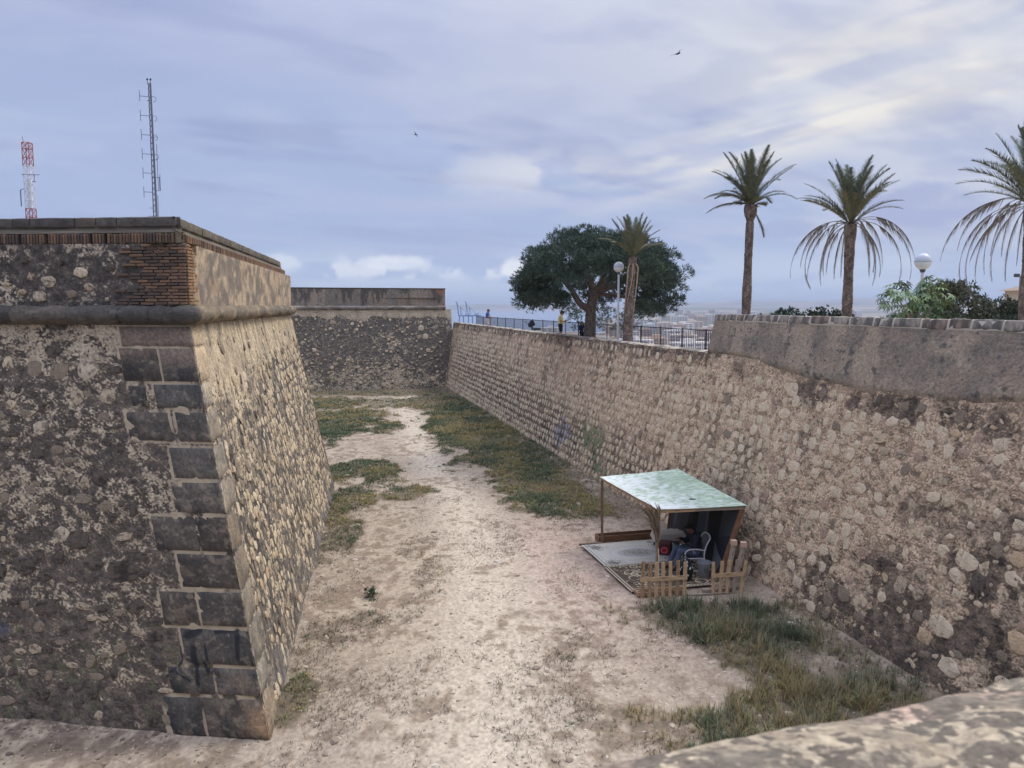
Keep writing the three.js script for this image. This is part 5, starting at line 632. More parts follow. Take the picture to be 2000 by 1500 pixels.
// town blocks on the plain
{
  reseed(301); const walls = [[214, 200, 182], [226, 220, 210], [198, 178, 158], [208, 184, 160], [186, 172, 160], [232, 228, 222]].map((c) => M({ color: rgb(...c) })), glass = M({ color: rgb(138, 138, 142), roughness: 0.5 });
  const kinds = []; for (let k = 0; k < 7; k++) { const w = rr(16, 34), d = rr(12, 18), f = 4 + Math.floor(rr(0, 6)), h = f * 3.1 + 1; const body = [new THREE.BoxGeometry(w, h, d).translate(0, h / 2, 0), new THREE.BoxGeometry(w * 0.3, 2.6, d * 0.5).translate(rr(-0.2, 0.2) * w, h + 1.3, 0)], win = []; for (let q = 0; q < f; q++) { const y = 1.7 + q * 3.1; for (const s of [-1, 1]) { for (let e = 0; e < 4; e++) win.push(new THREE.BoxGeometry(w * 0.16, 1.5, 0.4).translate((e - 1.5) * w * 0.235, y, s * d / 2)); win.push(new THREE.BoxGeometry(0.4, 1.5, d * 0.5).translate(s * w / 2, y, 0)); } body.push(new THREE.BoxGeometry(w * 1.02, 0.4, d * 1.06).translate(0, y + 1.5, 0)); } kinds.push([merge(body), merge(win), ['', '', '', '', 'four', 'five', 'six', 'seven', 'eight', 'nine'][f]]); }
  const put = (d, a, s = 1, yaw = rr(-0.5, 0.5)) => { const kk = pick(kinds), wi = Math.floor(rnd() * 6), k = [kk[0], kk[1], kk[2], ['cream', 'white', 'tan', 'sand-coloured', 'grey-beige', 'bright white'][wi]], r = a * Math.PI / 180, x = Math.sin(r) * d, z = -Math.cos(r) * d, y = landY(d, a) - 1.5; if (y < SEA - 4) return; const g = thing('town_building', `distant ${k[3]} ${k[2]}-storey apartment block of the town beyond the railing`, 'building', [x, y, z], 'town blocks on the plain'); g.rotation.y = yaw; g.scale.setScalar(s); local(g, 'wall', k[0], walls[wi]); local(g, 'windows', k[1], glass).userData.kind = 'stuff'; };
  for (let k = 0; k < 150; k++) { const d = 520 + 2300 * Math.pow(rnd(), 1.5); put(d, rr(5.2, 16.5)); }
  for (let k = 0; k < 22; k++) put(rr(620, 1150), rr(-2.6, 5.4), 0.9);
  for (let k = 0; k < 50; k++) put(rr(2800, 4600), rr(8.5, 24), 1.1);
  // trees on the slope below the terrace
  const DK = [[0.035, 0.055, 0.03], [0.05, 0.07, 0.035], [0.06, 0.075, 0.04]];
  const kindsT = [0, 1, 2].map((k) => { reseed(320 + k); const lobes = []; for (let i = 0; i < 26; i++) { const q = rdir(); lobes.push([V(q.x * 2.6, 6.5 + q.y * 2.4, q.z * 2.6), rr(0.8, 1.5), 0.8]); } return leafyCrown(lobes, 60, 0.5, 0.13, DK, 5, 0.8); }); const tg = tapered([V(0, -0.5, 0), V(0.1, 3, 0), V(0, 6, 0)], [0.35, 0.28, 0.15], 7);
  reseed(331); const spots = [[112, 10.6], [126, 12.4], [104, 13.4], [140, 9.6], [150, 13.9], [170, 11.4], [190, 8.2], [135, 14.6], [118, 7.2], [210, 12.9], [230, 10], [165, 5.6], [150, 2.5], [180, 0.6], [205, 4.2], [240, 14.2], [260, 6.8]];
  spots.forEach(([d, a], i) => { const r = a * Math.PI / 180, y = landY(d, a); const g = thing('slope_tree', 'dark green tree on the slope below the terrace seen between the railing bars', 'tree', [Math.sin(r) * d, y, -Math.cos(r) * d], 'trees on the slope'); local(g, 'trunk', tg, bark); local(g, 'crown', kindsT[i % 3], leafMat).userData.kind = 'stuff'; const s = rr(0.85, 1.2) * Math.min(1.25, (-2.2 - y - d * 0.028 + 3) / 9 > 0.5 ? (-2.2 - y - d * 0.028 + 4) / 9 : 0.5); g.scale.setScalar(s); g.rotation.y = rr(0, 6); });
}
// harbour cranes
{
  const cm = M({ color: rgb(96, 134, 176), roughness: 0.6 });
  const crane = (x, z, label) => { const g = thing('harbour_crane', label, 'crane', [x, SEA, z], 'blue cranes in the harbour'); const L = (n, a, b, r = 0.9) => part(g, n, rod(V(x + a[0], SEA + a[1], z + a[2]), V(x + b[0], SEA + b[1], z + b[2]), r, r, 6), cm);
    for (const [dx, dz] of [[-5, -6], [5, -6], [-5, 6], [5, 6]]) L('leg', [dx, -4, dz], [dx * 0.75, 34, dz * 0.8]); L('beam', [-5, 12, -6], [5, 12, -6]); L('beam', [-5, 12, 6], [5, 12, 6]); L('beam', [-4, 34, -5], [-4, 34, 5]); L('beam', [4, 34, -5], [4, 34, 5]); L('girder', [-6, 34, 0], [22, 33, 0], 1.3); L('boom', [-5, 34, 0], [-8.5, 59, 0], 1.2); L('boom_tip', [-8.5, 59, 0], [-11, 60.5, 0], 0.9); L('mast', [0, 34, 0], [-2, 50, 0]); L('stay', [-2, 50, 0], [16, 34, 0], 0.4); L('stay', [-2, 50, 0], [-7.5, 54, 0], 0.4); part(g, 'machine_house', boxGeo(9, 5, 6, 0.3).translate(x + 12, SEA + 37, z), M({ color: rgb(190, 196, 204) })); };
  crane(-96, -1500, 'left of the two blue harbour cranes beside the far wall'); crane(-80.5, -1530, 'right of the two blue harbour cranes beside the far wall');
}
// gulls
{
  const gm = M({ color: rgb(52, 54, 62), side: THREE.DoubleSide });
  const bird = (x, y, z, s, yaw, roll, label) => { const g = thing('seagull', label, 'bird', [x, y, z]); const b = new THREE.SphereGeometry(1, 10, 8); b.scale(0.075, 0.06, 0.22); const h = new THREE.SphereGeometry(0.05, 8, 6); h.translate(0, 0.02, 0.23); const tl = new THREE.ConeGeometry(0.07, 0.2, 5); tl.scale(1, 1, 0.3); tl.rotateX(Math.PI / 2); tl.translate(0, 0, -0.27); local(g, 'body', merge([b, h, tl]), gm);
    for (const q of [-1, 1]) { const w = gridGeo((u, v) => { const t = Math.abs(u), c = 0.16 * (1 - t * 0.75); return V(q * t * 0.62, 0.18 * Math.sin(t * 2.3) - 0.06 * t, (v - 0.5) * c - 0.1 * t * t + 0.02); }, 0, 1, 8, 0, 1, 3); local(g, 'wing', w, gm); } g.scale.setScalar(s); g.rotation.set(0.1, yaw, roll); };
  bird(12.19, 25.93, -60, 1, 0.5, 0.5, 'gull gliding high above the palms'); bird(-8.34, 22.24, -70, 0.6, 1.2, -0.6, 'tiny gull high above the far wall');
}
// ---------------------------------------------------------------- the shelter by the wall
const woodTex = (a, b, seed) => tex(256, 64, (s, t, o) => { const n = fbm(s * 3, t * 22, seed, 4), g = fbm(s * 14, t * 60, seed + 5, 3), k = sstep(0.72, 0.8, fbm(s * 6, t * 5, seed + 9, 2)); const c = mix3(a, b, clamp(n * 1.5 - 0.25)); for (let i = 0; i < 3; i++) o[i] = c[i] * (1 + 0.35 * (g - 0.5)) * (1 - 0.35 * k); o[3] = 0.5 * n + 0.5 * g; }, { bump: true });
const wPale = texMat(woodTex([188, 155, 115], [214, 184, 142], 4000), 0.003), wTan = texMat(woodTex([152, 122, 92], [182, 150, 116], 4020), 0.003), wGrey = texMat(woodTex([150, 134, 116], [182, 166, 146], 4040), 0.003), wBrown = texMat(woodTex([108, 86, 68], [142, 116, 92], 4060), 0.003), wRed = texMat(woodTex([114, 84, 62], [146, 110, 82], 4080), 0.003);
{
  const FL = V(2.83, 2.1, -24.3), N = V(3.97, 1.98, -20.9), R = V(6.33, 2.06, -21.0), B = V(5.3, 2.24, -24.8);
  const sh = thing('shelter', 'lean-to shelter with a flat green marbled cloth roof against the right wall', 'shelter', [4.6, 0, -22.7]);
  const roofAt = (s, t, o) => { const p = lerpV(lerpV(N, R, s), lerpV(FL, B, s), t); p.y += o + 0.035 - 0.07 * Math.sin(Math.PI * s) * Math.sin(Math.PI * t * 3) ** 2 + 0.035 * (fbm(s * 4, t * 6, 4100, 3) - 0.5); return p; };
  const ctex = tex(512, 512, (s, t, o) => { const u = s * 2.4, v = t * 3.5, n = fbm(u * 9 + 0.6 * vn(u * 2, v * 2, 4111), v * 14, 4110, 4), m = fbm(u * 2.2, v * 3, 4120, 3); const ga = mix3([208, 214, 206], [182, 202, 170], sstep(0.2, 0.9, s + 0.3 * (m - 0.5))); let c = mix3(ga, [150, 170, 142], 0.75 * sstep(0.5, 0.66, n * 0.6 + m * 0.4 + 0.03 * s)); c = mix3(c, [230, 232, 228], 0.6 * sstep(0.56, 0.7, fbm(u * 6 + 9, v * 12, 4130, 3))); for (let i = 0; i < 3; i++) o[i] = c[i]; }, { clamp: true });
  const rg = merge([faceGeo((s, t) => roofAt(s, t, 0.006), Y, -0.02, 1.02, 24, -0.02, 1.02, 28), faceGeo((s, t) => roofAt(s, t, 0), V(0, -1, 0), -0.02, 1.02, 24, -0.02, 1.02, 28)]); part(sh, 'roof_cloth', rg, texMat(ctex, 0, { roughness: 0.7 }));
  const hem = (pts) => part(sh, 'hem', merge(pts.map(([a, b]) => faceGeo((s, t) => { const p = lerpV(a, b, s); p.y += 0.035 - t * (0.03 + 0.02 * vn(s * 9, 1, 4140)); return p; }, V(-0.5, 0, 0.9), 0, 1, 16, 0, 1, 2))), M({ color: rgb(190, 204, 192) })); hem([[N, FL]]);
  const U = (p, dy) => p.clone().setY(p.y + dy);
  part(sh, 'beam', beam(U(FL, -0.02), U(N, -0.02), 0.05, 0.075), wTan); part(sh, 'beam', beam(U(N, -0.035), lerpV(N, R, 0.42).setY(2.0 - 0.02), 0.05, 0.085), wPale, 'new orange-toned board along the front edge'); part(sh, 'beam', beam(lerpV(N, R, 0.42).setY(1.985), U(R, -0.03), 0.05, 0.09), wGrey); part(sh, 'beam', beam(U(FL, -0.02), U(B, -0.02), 0.05, 0.07), wTan); part(sh, 'beam', beam(U(B, -0.03), U(R, -0.03), 0.05, 0.07), wBrown);
  for (const t of [0.33, 0.66]) part(sh, 'rafter', beam(U(lerpV(N, FL, t), -0.03), U(lerpV(R, B, t), -0.03), 0.04, 0.06), wTan);
  part(sh, 'post', beam(V(2.85, -0.03, -24.3), U(FL, 0), 0.075, 0.075, V(1, 0, 0.25)), wBrown); part(sh, 'post', beam(V(3.96, -0.03, -20.92), U(N, -0.07), 0.1, 0.08, V(1, 0, 0.25)), wBrown); part(sh, 'post', beam(V(5.66, -0.03, -21.0), V(6.28, 1.99, -21.02), 0.12, 0.09, V(0, 0, 1)), wRed, 'reddish leaning post by the wall'); part(sh, 'post', beam(V(4.95, -0.03, -24.6), V(5.2, 2.18, -24.7), 0.08, 0.08, V(1, 0, 0)), wBrown);
  part(sh, 'brace', beam(V(4.02, 1.3, -22.4), V(4.35, 1.95, -23.4), 0.04, 0.06), wPale); part(sh, 'brace', beam(V(4.5, 0.9, -24.3), V(4.72, 1.95, -24.5), 0.04, 0.06), wTan);
  // dark patterned cloth along the wall
  const cv = document.createElement('canvas'); cv.width = 512; cv.height = 320; const x = cv.getContext('2d'); x.fillStyle = '#25272e'; x.fillRect(0, 0, 512, 320); reseed(401);
  const tr = (c, p) => { x.fillStyle = c; x.beginPath(); p.forEach(([a, b], i) => (i ? x.lineTo(a, b) : x.moveTo(a, b))); x.closePath(); x.fill(); };
  tr('#5b5c62', [[0, 0], [90, 0], [40, 320], [0, 320]]); tr('#3b3d45', [[90, 0], [170, 0], [150, 320], [60, 320]]); tr('#1b1c22', [[170, 0], [230, 0], [260, 150], [150, 320]]); tr('#3a3e54', [[230, 0], [290, 0], [330, 180], [250, 200]]); tr('#50525c', [[290, 0], [300, 0], [380, 320], [330, 320]]); tr('#1a1c20', [[300, 0], [400, 0], [440, 190], [360, 190]]); tr('#3c4048', [[400, 0], [512, 0], [512, 130], [420, 170]]); tr('#6b6e74', [[400, 190], [490, 250], [470, 320], [430, 320]]); tr('#2a2c33', [[420, 170], [512, 130], [512, 240]]); for (let k = 0; k < 500; k++) { x.fillStyle = `rgba(${rnd() < 0.5 ? '0,0,0' : '120,120,130'},0.06)`; x.fillRect(rr(0, 512), rr(0, 320), rr(1, 4), rr(4, 30)); }
  const ct = new THREE.CanvasTexture(cv); ct.colorSpace = THREE.SRGBColorSpace;
  const P0 = V(4.98, 0.02, -24.75), P1 = V(5.78, 0.02, -21.15), Q0 = V(5.28, 2.17, -24.75), Q1 = V(6.2, 2.0, -21.1); part(sh, 'backdrop_cloth', faceGeo((s, t) => { const p = lerpV(lerpV(P0, P1, s), lerpV(Q0, Q1, s), t); p.x += 0.035 * Math.sin(s * 26) * (0.5 + 0.5 * t) + 0.02 * (fbm(s * 6, t * 3, 4150, 2) - 0.5); return p; }, V(-1, 0, 0.2), 0, 1, 60, 0, 1, 12), M({ map: ct, side: THREE.DoubleSide }), 'dark hanging cloth printed with grey triangles');
  // dried palm frond tied to the near post
  const fr = thing('dried_frond', 'dried palm frond tied upright to the near post of the shelter', 'palm frond', [3.9, 0.9, -20.85]); reseed(403); const L = new Leaves(); const base = V(3.95, 1.0, -20.84);
  for (let k = 0; k < 110; k++) { const t = rnd(), tip = V(3.95 - rr(0.0, 0.6) * (0.4 + t), 1.55 + t * 0.75 + rr(-0.1, 0.05), -20.8 + rr(-0.1, 0.14)), a = base.clone().add(V(rr(-0.03, 0.03), t * 0.55, rr(-0.02, 0.02))), m = a.clone().lerp(tip, 0.6).add(V(0.06, 0.1, 0)), c = pick([[0.24, 0.18, 0.11], [0.33, 0.26, 0.16], [0.17, 0.12, 0.075]]), w = V(0.011, 0, 0.004); L.tri(a.clone().sub(w), a.clone().add(w), m.clone().add(w), c); L.tri(a.clone().sub(w), m.clone().add(w), m.clone().sub(w), c); L.tri(m.clone().sub(w), m.clone().add(w), tip, c); }
  part(fr, 'leaflets', L.geo(), leafMat); part(fr, 'stalk', tapered([V(3.945, 0.55, -20.85), V(3.93, 1.2, -20.84), V(3.86, 1.8, -20.82)], [0.03, 0.024, 0.012], 6), wTan);
  const tw = thing('twig', 'short dark twig lying on the green cloth roof', 'twig', [5.0, 2.05, -21.8]); part(tw, 'stick', tapered([V(5.0, 2.068, -21.8), V(5.1, 2.075, -21.78), V(5.19, 2.068, -21.8)], [0.012, 0.016, 0.01], 5), M({ color: rgb(66, 56, 44) }));
}
// rugs
function rugTexture(w, h, draw) { const c = document.createElement('canvas'); c.width = w; c.height = h; const x = c.getContext('2d'); draw(x, w, h); const t = new THREE.CanvasTexture(c); t.colorSpace = THREE.SRGBColorSpace; return t; }
const rugD = V(1.01, 0, 4.1).normalize(), rugX = V(0.971, 0, -0.239).normalize();
function rug(label, P, wid, len, map, y) { const t = thing('rug', label, 'rug', [P.x, y, P.z]); const at = (s, q, o) => { const p = P.clone().addScaledVector(rugX, s * wid).addScaledVector(rugD, q * len); p.y = y + o + 0.012 * (fbm(s * 4, q * 4, 4200 + wid * 9, 3) - 0.2); return p; };
  part(t, 'pile', faceGeo((s, q) => at(s, q, 0.014), Y, 0, 1, 26, 0, 1, 26), M({ map, roughness: 1 })); part(t, 'backing', merge([faceGeo((s, q) => at(s, q, 0.002), V(0, -1, 0), 0, 1, 8, 0, 1, 8), ...[[0, 0, 0, 1], [1, 0, 1, 1], [0, 0, 1, 0], [0, 1, 1, 1]].map(([a, b, c, d]) => gridGeo((s, o) => at(mix(a, c, s), mix(b, d, s), o), 0, 1, 16, 0.002, 0.014, 1))]), M({ color: rgb(150, 138, 120), side: THREE.DoubleSide })); return t; }
rug('pale grey and cream rug with a faded medallion under the back of the shelter', V(2.17, 0, -23.95), 2.75, 2.2, rugTexture(384, 320, (x, w, h) => { reseed(411); x.fillStyle = '#c4beb0'; x.fillRect(0, 0, w, h); x.strokeStyle = '#8a867e'; x.lineWidth = 5; x.strokeRect(10, 10, w - 20, h - 20); x.lineWidth = 2; x.strokeRect(26, 26, w - 52, h - 52); const scroll = (cx, cy, r, n, col) => { x.strokeStyle = col; for (let k = 0; k < n; k++) { x.lineWidth = rr(1, 3.5); x.beginPath(); const a = rr(0, 6.28), d = r * rr(0.1, 1); x.arc(cx + Math.cos(a) * d, cy + Math.sin(a) * d * 0.8, rr(4, 16), rr(0, 6), rr(2, 6)); x.stroke(); } }; x.fillStyle = '#c9c6bd'; x.beginPath(); x.ellipse(w / 2, h / 2, 110, 80, 0, 0, 7); x.fill(); x.fillStyle = '#b8b2a6'; x.beginPath(); x.ellipse(w / 2, h / 2, 84, 58, 0, 0, 7); x.fill(); scroll(w / 2, h / 2, 60, 60, '#7a766e'); for (const [a, b] of [[50, 50], [w - 50, 50], [50, h - 50], [w - 50, h - 50]]) scroll(a, b, 46, 60, '#68645e'); for (let k = 0; k < 900; k++) { x.fillStyle = `rgba(${rnd() < 0.5 ? '84,80,74' : '225,225,220'},0.16)`; x.fillRect(rr(0, w), rr(0, h), rr(2, 8), rr(1, 4)); } }), 0.05);
rug('brown and cream scroll-patterned rug under the front of the shelter', V(2.62, 0, -21.95), 3.05, 2.1, rugTexture(448, 320, (x, w, h) => { reseed(413); x.fillStyle = '#55483a'; x.fillRect(0, 0, w, h); x.fillStyle = '#b8a98e'; x.fillRect(0, 0, w, 18); x.fillRect(0, h - 18, w, 18); x.fillRect(0, 0, 18, h); x.fillStyle = '#3c342b'; for (let k = 0; k < 60; k++) { x.beginPath(); x.ellipse((k % 30) * 15 + 5, k < 30 ? 9 : h - 9, 5, 4, 0, 0, 7); x.fill(); x.beginPath(); x.ellipse(9, k * 11, 4, 5, 0, 0, 7); x.fill(); } x.strokeStyle = '#c6b697'; for (let k = 0; k < 90; k++) { x.lineWidth = rr(2, 7); const a = rr(30, w), b = rr(30, h - 30); x.beginPath(); x.arc(a, b, rr(8, 30), rr(0, 6), rr(3, 7)); x.stroke(); } x.fillStyle = '#8f8166'; for (let k = 0; k < 50; k++) { x.beginPath(); x.ellipse(rr(30, w), rr(30, h - 30), rr(4, 16), rr(3, 9), rr(0, 3), 0, 7); x.fill(); } x.fillStyle = '#2f2a25'; for (let k = 0; k < 40; k++) { x.beginPath(); x.ellipse(rr(30, w), rr(30, h - 30), rr(3, 12), rr(2, 7), rr(0, 3), 0, 7); x.fill(); } }), 0.055);
// low timber trays framing the rugs
function tray(label, A, B2, wid, hgt, mat) { const d = B2.clone().sub(A).normalize(), s = new THREE.Vector3().crossVectors(Y, d).normalize(), t = thing('timber_tray', label, 'tray', [A.x, 0, A.z]); const bd = (p, q) => part(t, 'board', beam(p, q, 0.03, hgt), mat); const y = hgt / 2 - 0.01; for (const k of [-1, 1]) bd(A.clone().addScaledVector(s, k * wid / 2).setY(y), B2.clone().addScaledVector(s, k * wid / 2).setY(y)); for (const p of [A.clone().addScaledVector(d, 0.016), B2.clone().addScaledVector(d, -0.016)]) bd(p.clone().addScaledVector(s, -wid / 2 + 0.016).setY(y + 0.001), p.clone().addScaledVector(s, wid / 2 - 0.016).setY(y + 0.001)); part(t, 'soil', gridGeo((u, v) => lerpV(A, B2, mix(0.01, 0.99, u)).addScaledVector(s, v * wid * 0.47).setY(0.05 + 0.02 * vn(u * 20, v * 5, 9)), 0, 1, 16, -1, 1, 4), M({ color: rgb(96, 74, 56) })); }
tray('long brown timber tray at the back edge of the pale rug', V(2.72, 0, -24.62), V(4.85, 0, -25.15), 0.34, 0.2, wRed); tray('timber tray behind the left picket panel at the front corner', V(3.22, 0, -19.86), V(4.5, 0, -20.05), 0.3, 0.13, wTan);
{ const t = thing('timber_plank', 'single plank lying at the left corner of the pale rug', 'plank', [2.3, 0.02, -24.1]); part(t, 'board', beam(V(2.1, 0.06, -24.02), V(2.84, 0.06, -24.18), 0.09, 0.06), wBrown); const t2 = thing('timber_plank', 'long plank on the ground between the two picket panels', 'plank', [4.9, 0.02, -19.95]); part(t2, 'board', beam(V(5.0, 0.06, -20.02), V(5.78, 0.06, -20.15), 0.12, 0.09), wGrey); part(t2, 'batten', beam(V(4.56, 0.02, -19.82), V(5.72, 0.02, -19.98), 0.05, 0.03), wGrey); }
// picket panels
function pickets(label, A, B2, n, hgt, mats, seed, tilt) { reseed(seed); const t = thing('picket_fence', label, 'fence', [A.x, 0, A.z]); const d = B2.clone().sub(A), L = d.length(); d.normalize(); const s = new THREE.Vector3().crossVectors(d, Y).normalize(); if (s.z < 0) s.negate();
  for (let k = 0; k < n; k++) { const p = A.clone().addScaledVector(d, 0.05 + (L - 0.1) * k / (n - 1)), h = hgt * rr(0.95, 1.04) , lean = d.clone().multiplyScalar(rr(-0.02, 0.03) + (tilt ? tilt(k) : 0)); part(t, 'picket', beam(p.clone().setY(0.015), p.clone().add(lean).setY(h), 0.022, rr(0.088, 0.105), d), pick(mats)); }
  for (const [y, hh] of [[0.5, 0.115]]) part(t, 'rail', beam(A.clone().addScaledVector(s, 0.024).addScaledVector(d, -0.02).setY(y), B2.clone().addScaledVector(s, 0.024).addScaledVector(d, 0.02).setY(y + 0.03), 0.022, hh), mats[0]); part(t, 'rail', beam(A.clone().addScaledVector(s, -0.026).setY(0.22), B2.clone().addScaledVector(s, -0.026).setY(0.22), 0.024, 0.085), mats[1]); return t; }
pickets('picket panel of tan pallet boards at the front left corner of the shelter', V(3.3, 0, -19.62), V(4.5, 0, -19.72), 7, 0.95, [wPale, wTan, wPale], 421);
pickets('picket panel of paler boards beside the wall at the front right of the shelter', V(5.2, 0, -19.9), V(6.04, 0, -20.0), 5, 0.9, [wPale, wGrey, wPale], 422, (k) => 0.03 * k);
{ const mk = (a, b, label) => { const t = thing('timber_beam', label, 'beam', [a.x, 0, a.z]); part(t, 'beam', beam(a, b, 0.11, 0.1, V(0, 0, 1)), wGrey); part(t, 'end_block', boxGeo(0.15, 0.14, 0.15, 0.01).translate(b.x, b.y + 0.05, b.z), M({ color: rgb(206, 172, 148) })); }; mk(V(5.68, 0.02, -20.32), V(5.9, 1.18, -20.42), 'left of two timbers leaning upright by the wall with pinkish end block'); mk(V(5.86, 0.02, -20.22), V(6.13, 1.16, -20.32), 'right of two timbers leaning upright by the wall with pinkish end block'); const w = thing('white_stick', 'thin white stick standing in front of the near shelter post', 'stick', [3.98, 0, -20.7]); part(w, 'stick', rod(V(3.98, 0, -20.7), V(3.97, 0.95, -20.78), 0.009), M({ color: rgb(226, 224, 216) })); }

// ---------------------------------------------------------------- people
const sdCap = (p, a, b, ra, rb) => { const bx = b[0] - a[0], by = b[1] - a[1], bz = b[2] - a[2], px = p[0] - a[0], py = p[1] - a[1], pz = p[2] - a[2], t = clamp((px * bx + py * by + pz * bz) / (bx * bx + by * by + bz * bz + 1e-9)); return Math.hypot(px - bx * t, py - by * t, pz - bz * t) - mix(ra, rb, t); };
function sdf(bones, k) { return (p) => { let d = 1e3; for (const b of bones) { const q = sdCap(p, b[0], b[1], b[2], b[3]); const h = clamp(0.5 + 0.5 * (d - q) / k); d = d > 900 ? q : mix(d, q, h) - k * h * (1 - h); } return d; }; }
function bodyGeo(bones, cell, k = 0.03, clip) {
  const lo = [1e9, 1e9, 1e9], hi = [-1e9, -1e9, -1e9]; for (const b of bones) for (const [q, r] of [[b[0], b[2]], [b[1], b[3]]]) for (let i = 0; i < 3; i++) { lo[i] = Math.min(lo[i], q[i] - r); hi[i] = Math.max(hi[i], q[i] + r); }
  const size = Math.max(hi[0] - lo[0], hi[1] - lo[1], hi[2] - lo[2]) + cell * 8, n = Math.min(128, Math.ceil(size / cell)), c = [0, 1, 2].map((i) => (lo[i] + hi[i]) / 2), f0 = sdf(bones, k), f = clip ? (p) => Math.max(f0(p), clip(p)) : f0;
  const mc = new MarchingCubes(n, M({}), false, false, 60000); mc.isolation = 0; const S = size / 2, hs = n / 2; let o = 0; for (let z = 0; z < n; z++) for (let y = 0; y < n; y++) for (let x = 0; x < n; x++) mc.field[o++] = -f([c[0] + (x - hs) / hs * S, c[1] + (y - hs) / hs * S, c[2] + (z - hs) / hs * S]);
  mc.update(); const m = mc.count, pos = new Float32Array(m * 3), nor = new Float32Array(m * 3); const e = 0.004;
  for (let i = 0; i < m; i++) { const p = [0, 1, 2].map((q) => c[q] + mc.positionArray[i * 3 + q] * S); pos.set(p, i * 3); const g = [0, 1, 2].map((q) => { const a = [...p], b = [...p]; a[q] += e; b[q] -= e; return f(a) - f(b); }); const l = Math.hypot(...g) || 1; nor.set(g.map((v) => v / l), i * 3); }
  const g = new THREE.BufferGeometry(); g.setAttribute('position', new THREE.BufferAttribute(pos, 3)); g.setAttribute('normal', new THREE.BufferAttribute(nor, 3)); return g;
}
const skinM = M({ color: rgb(176, 128, 100), roughness: 0.6 }), skinD = M({ color: rgb(120, 84, 66), roughness: 0.6 });
function handBones(w, dir, nrm, curl) { // wrist, direction of the fingers, back of the hand
  const s = [dir[1] * nrm[2] - dir[2] * nrm[1], dir[2] * nrm[0] - dir[0] * nrm[2], dir[0] * nrm[1] - dir[1] * nrm[0]], at = (a, b, c) => [0, 1, 2].map((i) => w[i] + dir[i] * a + s[i] * b + nrm[i] * c), out = [[at(0, 0, 0), at(0.055, 0.018, 0), 0.022, 0.02], [at(0, 0, 0), at(0.055, -0.018, 0), 0.022, 0.02]];
  [[-0.03, 0.062], [-0.01, 0.075], [0.01, 0.07], [0.03, 0.055]].forEach(([b, l]) => { const q = at(0.085 + l * 0.4, b, -curl * 0.25 * l * 2), e = at(0.085 + l * (1 - curl * 0.5), b, -curl * l * 1.1); out.push([at(0.075, b * 0.9, 0), q, 0.0095, 0.009], [q, e, 0.009, 0.0075]); });
  const t1 = at(0.045, 0.05, -0.015); out.push([at(0.02, 0.025, 0), t1, 0.013, 0.0105], [t1, at(0.085, 0.052, -0.03), 0.0105, 0.0085]); return out;
}
